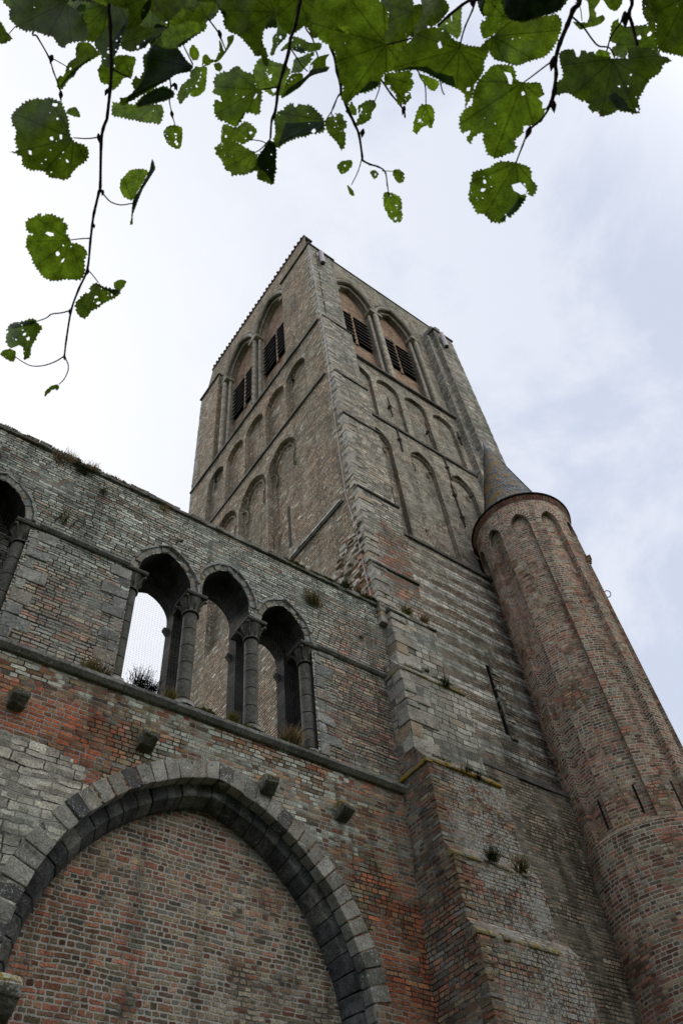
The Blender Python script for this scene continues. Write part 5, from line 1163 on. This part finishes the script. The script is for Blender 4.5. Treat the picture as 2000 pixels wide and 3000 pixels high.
LV = [
 ('1', '150,-60 140,60 110,170 130,240 200,310 350,360 480,380 600,420 660,500 730,555 800,500 900,480 1000,470 1000,300 900,140 780,40 760,-60', 1.12, '760,20', '200,300', (), None, 14),
 ('1', '760,20 880,10 1120,40 1250,100 1270,300 1260,500 1120,490 1000,470 820,480 790,300 800,180', 1.22, '1240,60', '850,450', ('880,95 930,45 990,60 985,125 900,140',), None, 12),
 ('1', '1250,-40 1500,-30 1560,100 1500,200 1450,330 1380,520 1330,640 1300,760 1200,760 1160,620 1100,540 1090,470 1250,300', 1.18, '1300,-30', '1240,740', (), '1490,150 1500,230 1430,330 1370,520 1310,650 1265,530 1330,420 1430,280', 8),
 ('1', '900,490 1030,490 1100,560 1150,630 1020,710 900,800 850,880 800,910 710,1030 670,1010 660,930 680,870 740,870 760,790 800,710 870,660 870,580', 1.32, '770,765', '1120,620', (), '1130,630 1020,700 900,790 850,870 790,900 712,1015 690,990 760,900 880,770 1000,690', 9),
 ('1', '1130,830 1160,740 1250,720 1330,640 1430,640 1550,670 1530,800 1510,890 1420,900 1300,1045 1270,980 1160,950', 1.2, '1510,890', '1150,900', (), None, 16),
 ('1', '-40,180 20,270 100,400 145,440 50,500 -40,470', 1.3, '95,405', '-30,300', (), None, 4),
 ('a', '60,520 85,495 130,465 175,455 235,450 285,480 310,530 320,600 335,650 380,660 410,690 400,730 345,780 310,822 235,820 205,785 150,780 105,765 100,720 45,695 85,690 70,640 75,600 55,560', 1.12, '340,635', '62,700', ('133,690 146,695 147,712 135,708', '275,620 286,618 286,640 277,638'), None, 26),
 ('a', '315,500 350,492 365,515 370,540 325,530 305,520', 1.2, '318,505', '368,535', (), None, 5),
 ('2', '110,1200 150,1165 380,1210 620,1200 690,1220 700,1290 680,1400 660,1430 550,1410 350,1380 130,1330', 1.28, '610,1195', '120,1260', (), None, 15),
 ('2', '470,650 530,600 600,470 660,420 720,550 870,560 960,680 1050,760 1010,820 880,850 780,900 600,1010 480,1080 230,1215 205,1130 290,1110 370,1030 340,960 390,870 440,900 480,800', 1.16, '1045,765', '220,1150', (), '520,640 600,500 720,560 860,570 950,680 1030,760 1000,810 880,840 600,1000 480,1060 260,1190 300,1120 380,1040 480,900', 4),
 ('2', '380,1200 480,1090 600,1020 700,990 800,1030 835,1080 790,1130 640,1180 420,1235', 1.22, '835,1078', '390,1210', (), '400,1205 490,1100 610,1030 700,1000 790,1040 825,1080 780,1125 640,1172 430,1225', 3),
 ('2', '680,400 740,330 860,290 980,250 1090,260 1190,330 1100,400 940,510 860,560 740,550 660,530', 1.3, '930,520', '720,400', (), '1180,338 1100,405 1000,490 880,550 845,530 1000,430', 8),
 ('2', '1000,580 1040,510 1090,560 1110,640 1090,690 1040,690 1005,640', 1.34, '1040,690', '1045,515', (), None, 1),
 ('2', '560,130 600,-40 960,-40 940,80 870,140 740,250 640,200', 1.25, '740,240', '760,-30', (), None, 6),
 ('2', '950,-40 1110,20 1280,30 1250,120 1190,200 1190,330 1080,260 860,280 880,210 950,180', 1.36, '1190,190', '900,240', (), None, 10),
 ('2', '240,340 440,310 640,330 720,320 640,420 530,500 470,560 300,590 210,520', 1.2, '720,315', '230,500', (), '420,560 470,550 530,490 630,420 560,430 440,490', 8),
 ('2', '160,650 230,630 380,660 360,780 330,880 250,800', 1.3, '330,870', '190,650', (), None, 6),
 ('2', '-20,-40 560,-40 580,60 440,270 330,330 280,330 300,120 130,60', 1.15, '560,-40', '300,320', (), '455,262 440,180 480,60 570,-20 545,110', 6),
 ('2', '1510,400 1500,480 1420,600 1350,690 1260,740 1240,690 1310,660 1345,560 1340,460 1370,500 1400,590 1440,500 1430,430', 1.4, '1420,580', '1250,720', (), None, 5),
 ('2', '1150,650 1190,620 1240,680 1240,740 1150,760', 1.4, '1245,700', '1150,700', (), None, 5), ('2', '1280,740 1340,720 1380,770 1350,825 1300,800', 1.4, '1285,735', '1360,810', (), None, 4),
 ('2', '1020,820 1090,760 1130,840 1100,950 1000,1080 895,1205 860,1110 900,990 980,920', 1.32, '1050,765', '895,1200', (), None, 8),
 ('2', '1090,780 1200,770 1190,950 1180,1040 1110,1100 1030,1110 1010,1070 1100,960 1140,850', 1.36, '1090,780', '1060,1110', (), None, 9),
 ('3', '130,-40 700,-40 800,120 820,200 760,240 690,330 660,480 720,620 725,760 690,740 640,640 570,640 520,540 440,450 330,380 290,370 220,290 230,180 200,100', 1.08, '790,140', '600,640', (), '795,205 760,330 768,480 750,620 715,610 670,500 680,350 720,260', 6),
 ('3', '780,420 830,360 830,220 920,340 940,420 830,540 790,635 750,630 780,520', 1.25, '900,400', '780,630', (), None, 6),
 ('3', '800,-40 1300,-40 1230,120 1240,200 1160,270 1080,340 970,410 940,370 880,330 830,200', 1.2, '1080,-30', '960,400', (), None, 8),
 ('3', '880,560 960,480 1010,420 1110,440 1200,490 1340,500 1330,560 1250,590 1130,610 1040,590 990,560 870,590', 1.25, '1230,470', '880,580', (), '990,550 1060,540 1140,560 1150,600 1050,585', 9),
 ('3', '1030,680 1100,650 1200,610 1260,590 1250,660 1200,710 1100,830 980,840 1010,780', 1.25, '1170,815', '1240,620', (), None, 4),
 ('3', '1210,740 1290,660 1430,620 1390,680 1390,760 1430,770 1400,820 1210,880 1080,1010 890,1130 880,1090 1000,980 1130,900 1200,830', 1.18, '1180,822', '1420,630', (), '1425,775 1395,815 1210,872 1080,1000 895,1120 940,1040 1130,895 1230,795', 5),
 ('3', '570,770 640,660 740,690 900,740 960,780 985,830 930,940 900,1080 820,1095 780,1100 700,1050 600,1000 560,880', 1.24, '960,780', '580,960', ('725,870 770,850 770,890 740,905', '768,1000 800,1000 830,1030 790,1070 767,1040'), None, 8),
 ('3', '930,940 1000,850 1100,840 1130,880 1100,940 1000,990 930,1070 900,1085', 1.2, '1110,860', '900,1080', (), None, 5),
 ('3', '90,960 140,860 220,820 280,820 340,760 390,760 450,820 560,860 590,1000 660,1040 660,1110 630,1190 640,1300 580,1315 470,1295 420,1400 360,1460 240,1395 150,1372 110,1280 110,1190 150,1150 195,1160 170,1110 80,1060 130,1010', 1.12, '600,1030', '150,1300', ('590,1075 605,1080 590,1110 570,1140 565,1120',), '420,1380 465,1300 430,1330 380,1400 365,1450', 18),
 ('7', '105,540 125,480 200,500 270,460 320,490 345,520 320,570 280,590 250,610 160,580 110,605', 1.2, '300,578', '110,570', (), None, 8),
 ('7', '60,640 80,620 150,580 200,590 320,665 345,690 350,760 270,810 230,810 160,815 130,770 120,730 70,670', 1.13, '322,668', '90,640', (), None, 14),
 ('7', '350,690 425,585 460,610 468,640 468,760 445,875 400,860 345,840 350,780 300,790 340,740', 1.1, '430,580', '440,870', (), '352,692 425,590 458,612 465,640 465,760 444,868 400,800 360,770 345,735', 3),
 ('7', '460,430 500,390 560,340 640,350 700,360 740,400 785,450 780,520 700,545 560,585 480,635 455,600 460,540', 1.12, '785,455', '460,610', (), '778,465 775,515 700,540 560,580 478,628 500,560 530,470 620,470 700,462', 16),
 ('a', '1490,560 1530,525 1568,525 1590,560 1588,640 1568,690 1545,650 1505,610', 1.16, '1488,555', '1580,640', (), None, 9),
 ('4', '40,290 60,100 150,-40 760,-40 900,100 930,250 870,480 900,510 1050,590 1030,680 1000,800 880,840 830,980 740,1030 600,1080 500,1140 490,1220 400,1140 410,1000 370,920 350,760 330,620 300,560 180,480 70,400', 1.05, '900,510', '440,1170', ('265,110 300,100 320,130 300,205 270,180', '355,260 385,300 440,280 500,300 460,330 480,380 460,405 410,350 360,320'), '825,935 800,1000 740,1025 600,1070 510,1132 620,1030 720,930', 14),
 ('4', '760,-40 1180,-40 1230,120 1300,180 1270,260 1220,270 1220,350 1150,440 1130,520 940,510 870,400 930,150', 1.25, '1200,130', '950,500', (), None, 16),
 ('5', '-242,520 -100,380 0,330 130,320 230,370 300,450 400,500 500,530 600,540 690,450 700,620 650,720 650,850 560,950 520,1100 430,1240 430,1150 400,1050 220,970 130,910 0,850 -150,800 -370,830 -380,700 -300,600', 1.1, '370,570', '-350,770', ('120,500 150,470 175,545 140,560', '455,1010 500,1000 490,1045 455,1045'), '-350,825 -200,765 0,765 100,830 300,880 330,1000 220,962 130,905 0,845 -150,795', 8),
 ('5', '690,-40 900,-40 950,250 850,330 690,450 630,430 610,300 650,220 690,190 640,140 650,70', 1.18, '900,200', '640,330', ('765,68 790,65 795,85 770,85', '848,180 890,175 895,190 855,192'), None, 8),
 ('5', '700,460 850,330 960,220 1100,240 1350,190 1490,170 1545,240 1530,380 1470,500 1350,640 1200,700 1050,750 980,750 800,690 740,650 700,560', 1.1, '760,420', '1500,350', (), None, 16),
 ('5', '890,-40 1590,-40 1568,60 1490,140 1330,190 1120,250 950,240 880,120', 1.0, '1200,-40', '950,230', (), '900,-40 1590,-40 1560,60 1490,132 1330,182 1120,240 955,232 890,120', 0),
 ('b', '640,350 700,300 780,300 800,345 795,360 825,380 880,380 910,385 925,430 945,465 930,510 920,560 880,575 835,580 835,610 795,640 800,690 745,715 710,728 670,710 655,650 650,610 610,625 600,660 575,645 590,600 550,610 540,545 560,510 600,480 600,430 620,390', 1.08, '828,380', '700,722', ('745,330 775,335 785,360 780,388 768,385 760,355', '825,425 835,418 842,435 828,440'), None, 14),
 ('b', '600,800 640,780 690,765 730,740 800,748 855,765 868,790 870,820 895,855 880,900 860,900 845,880 840,920 790,985 740,1025 690,1015 660,990 620,975 600,940 585,920 590,850', 1.08, '800,747', '650,1000', ('780,850 820,838 850,870 845,890 825,895 790,875',), '842,915 790,980 742,1018 725,1012 780,960 820,905', 18),
 ('6', '150,600 250,560 340,590 360,620 420,570 470,600 540,590 560,640 760,670 920,660 920,560 1050,540 1200,550 1300,640 1380,660 1420,700 1340,740 1290,840 1190,900 1130,1000 1060,1130 1060,1270 1040,1300 880,1280 810,1260 740,1310 610,1340 600,1270 530,1280 460,1220 390,1150 250,1070 90,1090 100,960 180,900 185,820 150,720', 1.04, '760,680', '620,1330', ('1020,1240 1050,1245 1055,1280 1030,1275',), '705,1110 780,1060 900,1150 940,1240 1030,1285 880,1272 800,1235', 12),
 ('6', '760,250 820,220 860,290 950,310 1100,290 1240,260 1250,450 1300,620 1200,560 1000,560 920,600 900,660 760,640 740,560 800,510 720,470 740,370', 1.16, '1040,520', '760,300', ('1150,400 1185,360 1210,375 1190,410 1160,420',), None, 9),
 ('6', '560,620 600,570 690,590 740,620 720,700 660,800 630,790 600,720 580,790 520,790 480,750', 1.1, '610,560', '560,790', (), None, 4),
 ('6', '1190,90 1210,-40 1660,-40 1660,670 1568,650 1340,600 1280,560 1250,420 1260,200', 1.06, '1600,-40', '1300,560', ('1320,0 1360,0 1365,25 1325,25',), None, 6),
 ('6', '380,-40 620,-40 590,50 545,110 570,150 570,200 640,170 670,215 640,260 560,300 430,325 390,345 300,250 390,260 470,240 490,180 480,90 470,20', 1.12, '460,80', '390,340', (), None, 5),
 ('6', '640,-40 860,-40 850,60 790,130 700,80', 1.12, '850,-40', '780,128', (), None, 3),
 ('5', '130,320 200,220 280,170 380,70 395,200 385,380 340,440 240,370', 1.3, '260,170', '340,430', ('272,170 284,180 288,250 276,230',), None, 5),
 ('5', '-60,-40 160,-40 260,90 150,250 40,310 -20,220', 1.3, '160,-40', '0,280', (), None, 8),
 ('4', '880,860 1000,830 1210,820 1180,900 1220,940 1200,1020 1160,1050 1190,1100 1120,1190 1040,1190 1010,1080 940,1010 890,970', 1.5, '880,870', '1120,1190', (), None, 12),
 ('4', '1290,850 1500,930 1510,970 1460,1045 1400,1030 1370,990', 1.5, '1295,855', '1450,1040', (), None, 10),
 ('4', '510,1160 570,1280 550,1330 470,1310 435,1280 490,1200', 1.3, '500,1170', '540,1330', (), None, 5),
 ('4', '580,1230 650,1170 760,1150 790,1220 740,1290 720,1372 650,1420 560,1440 600,1330', 1.45, '775,1170', '570,1430', (), None, 14),
 ('b', '350,500 370,480 410,482 425,510 425,550 410,590 395,575 370,585 345,615 328,600 335,555', 1.5, '385,480', '340,608', (), None, 14),
 ('b', '190,895 205,880 240,890 270,910 278,950 275,1010 255,1025 220,1000 200,960', 1.15, '217,885', '250,1022', (), None, 16),
 ('b', '240,780 265,778 290,800 285,835 260,840 235,805', 1.15, '240,787', '280,835', (), None, 7), ('b', '130,790 150,780 172,800 150,825', 1.15, '172,790', '140,815', (), None, 4),
 ('b', '-20,765 0,740 45,735 50,760 25,790 0,800', 1.15, '55,738', '-10,780', (), None, 7), ('b', '25,850 50,870 60,900 40,895', 1.15, '45,850', '45,895', (), None, 1),
 ('a', '750,610 775,580 810,575 838,590 838,640 825,685 790,675 765,655', 1.5, '805,575', '800,680', (), None, 18),
 ('Z', '975,430 985,350 1060,270 1130,260 1200,280 1190,320 1130,430 1080,515 1010,490', 1.17, '1082,535', '1150,265', (), None, 4),
 ('Z', '1235,180 1262,260 1215,340 1160,430 1115,540 1080,640 1078,710 1055,715 1065,660 1080,520 1150,400 1210,280', 1.15, '1082,540', '1235,190', (), '1232,195 1255,260 1212,335 1155,430 1112,535 1078,640 1070,700 1085,525 1150,405 1208,285', 2),
 ('Z', '205,710 240,670 310,625 380,628 450,645 510,670 550,720 540,790 565,840 580,865 650,875 690,910 710,945 690,1000 690,1080 650,1160 530,1160 470,1175 370,1150 330,1110 290,1050 260,970 220,910 215,830 240,795 275,795 215,760', 1.12, '570,840', '222,850', ('370,785 390,772 435,785 440,805 405,808', '455,940 470,930 490,950 475,970 458,965'), None, 7),
 ('Z', '625,1330 690,1270 740,1220 770,1190 850,1220 960,1240 980,1260 940,1300 830,1360 740,1430 690,1475 650,1465 620,1420', 1.16, '800,1190', '640,1460', (), '770,1195 850,1222 955,1242 972,1260 935,1292 900,1270 850,1240', 9),
 ('Z', '920,1190 970,1160 1030,1175 990,1240 940,1240', 1.18, '930,1235', '1020,1178', (), None, 1),
 ('Z', '75,1530 180,1500 280,1480 310,1520 340,1550 300,1630 260,1700 245,1780 200,1815 195,1760 190,1710 140,1690 110,1720 70,1710 50,1630', 1.15, '300,1500', '200,1810', ('215,1635 240,1622 245,1640 225,1655',), '85,1535 180,1505 280,1490 290,1510 200,1540 100,1560', 18),
 ('Z', '0,1770 25,1735 80,1720 130,1740 130,1790 110,1825 40,1800', 1.15, '128,1790', '5,1772', (), None, 10),
 ('Z', '365,2110 370,2060 420,2020 470,2010 485,2040 465,2060 430,2050 400,2080', 1.15, '480,2012', '368,2108', (), None, 3)]
TONES = [.5, .8, .65, .75, .9, .6, .6, 1, 1.2, .5, .5, 1, 1.4, .5, .65, .45, .6, .45, .6, 1, .8, 1, 1.15, .55, .9, .55, .8, .9, .8, 1.35, .9, 1, 1.25, 1.2, .5, .8, .8, .9, .65, .65, .95, .95, .3, .95, .95, .48, .85, 1.4, .55, .9, .9, 1.6, .6, .7, 1.25, 1, .8, 1.1, 1.4, 1, 1, 1, 1, .9, 1.25, .5, .95, .85, 1.2, 1, 1.1, .8]
for q, (t, o, d, a, tp, h, fo, nh) in enumerate(LV): leaf(t, o, d, a, tp, h, fo, nh, tone=TONES[min(q, len(TONES) - 1)])

T['0'] = (0, 0, 1)
re_ = random.Random(77)
def heart(cx, cy, r_, ang, n=15):
    o = []
    for k in range(n):
        a = 2 * math.pi * (k + .5) / n; q = r_ * (1 + .28 * max(0, math.cos(a)) ** 6 - .30 * max(0, -math.cos(a)) ** 10) * re_.uniform(.9, 1.08)
        v = Matrix.Rotation(ang, 2) @ Vector((math.sin(a) * q * .86, math.cos(a) * q)); o.append('%.1f,%.1f' % (cx + v.x, cy + v.y))
    v = Matrix.Rotation(ang, 2) @ Vector((0, -r_ * .72)); w_ = Matrix.Rotation(ang, 2) @ Vector((0, r_ * 1.25))
    return ' '.join(o), '%.1f,%.1f' % (cx + v.x, cy + v.y), '%.1f,%.1f' % (cx + w_.x, cy + w_.y)
for cx, cy, r_ in ((60, -30, 70), (250, 50, 60), (590, 20, 55), (780, 40, 55), (930, 70, 45), (170, 10, 70), (330, 20, 60), (420, 50, 65), (520, 50, 60), (470, 120, 40), (700, 10, 70), (860, 20, 70), (1010, 40, 70), (1150, 140, 50), (1210, 60, 55), (1450, 10, 60), (1930, 20, 60)):
    d = re_.uniform(1.42, 1.75); o, a, t = heart(cx, cy, r_, math.pi + re_.uniform(-1.2, 1.2)); 
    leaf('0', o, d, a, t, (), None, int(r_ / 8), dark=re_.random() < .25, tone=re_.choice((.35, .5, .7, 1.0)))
# unseen rest of the crown, added above and behind the camera for shade
M_CROWN = plant_mat('lime crown leaves', (.03, .055, .012), (.06, .09, .02), .4)
def unseen(p):
    q = p - Vector((0, 0, CZ)); w_ = q.dot(CW); return w_ < .2 or abs(q.dot(CR) / w_) > .52 or abs(q.dot(CU) / w_) > .74
def foliage(name, cen, rad, n, size, parent, seed):
    rr = random.Random(seed); bm = bmesh.new()
    for i in range(n):
        v = Vector((rr.gauss(0, 1), rr.gauss(0, 1), rr.gauss(0, 1))).normalized() * (rr.random() ** .4)
        p = Vector(cen) + Vector((v.x * rad[0], v.y * rad[1], v.z * rad[2])) * (1 + .25 * mnoise.noise(v * 3))
        if p.z < 1.2 or not unseen(p): continue
        a = Vector((rr.gauss(0, 1), rr.gauss(0, 1), rr.gauss(0, 1))).normalized(); b = a.orthogonal().normalized(); k = size * rr.uniform(.6, 1.3)
        bm.faces.new([bm.verts.new(q) for q in (p - a * k, p + b * k * .6, p + a * k, p - b * k * .6)])
    return link(name, bm, M_CROWN, parent, uvs=False)
tag(foliage('crown', (0, -5.5, 8.5), (6.5, 5.0, 5.5), 16000, .075, tree, 5), kind='stuff')
tag(foliage('shade_trees', (8, -19, 10), (36, 6, 13.5), 30000, .55, None, 6), 'unseen trees added behind the camera to shade the lower wall', 'trees', kind='stuff')  # added out of view to block sky and darken the lower masonry
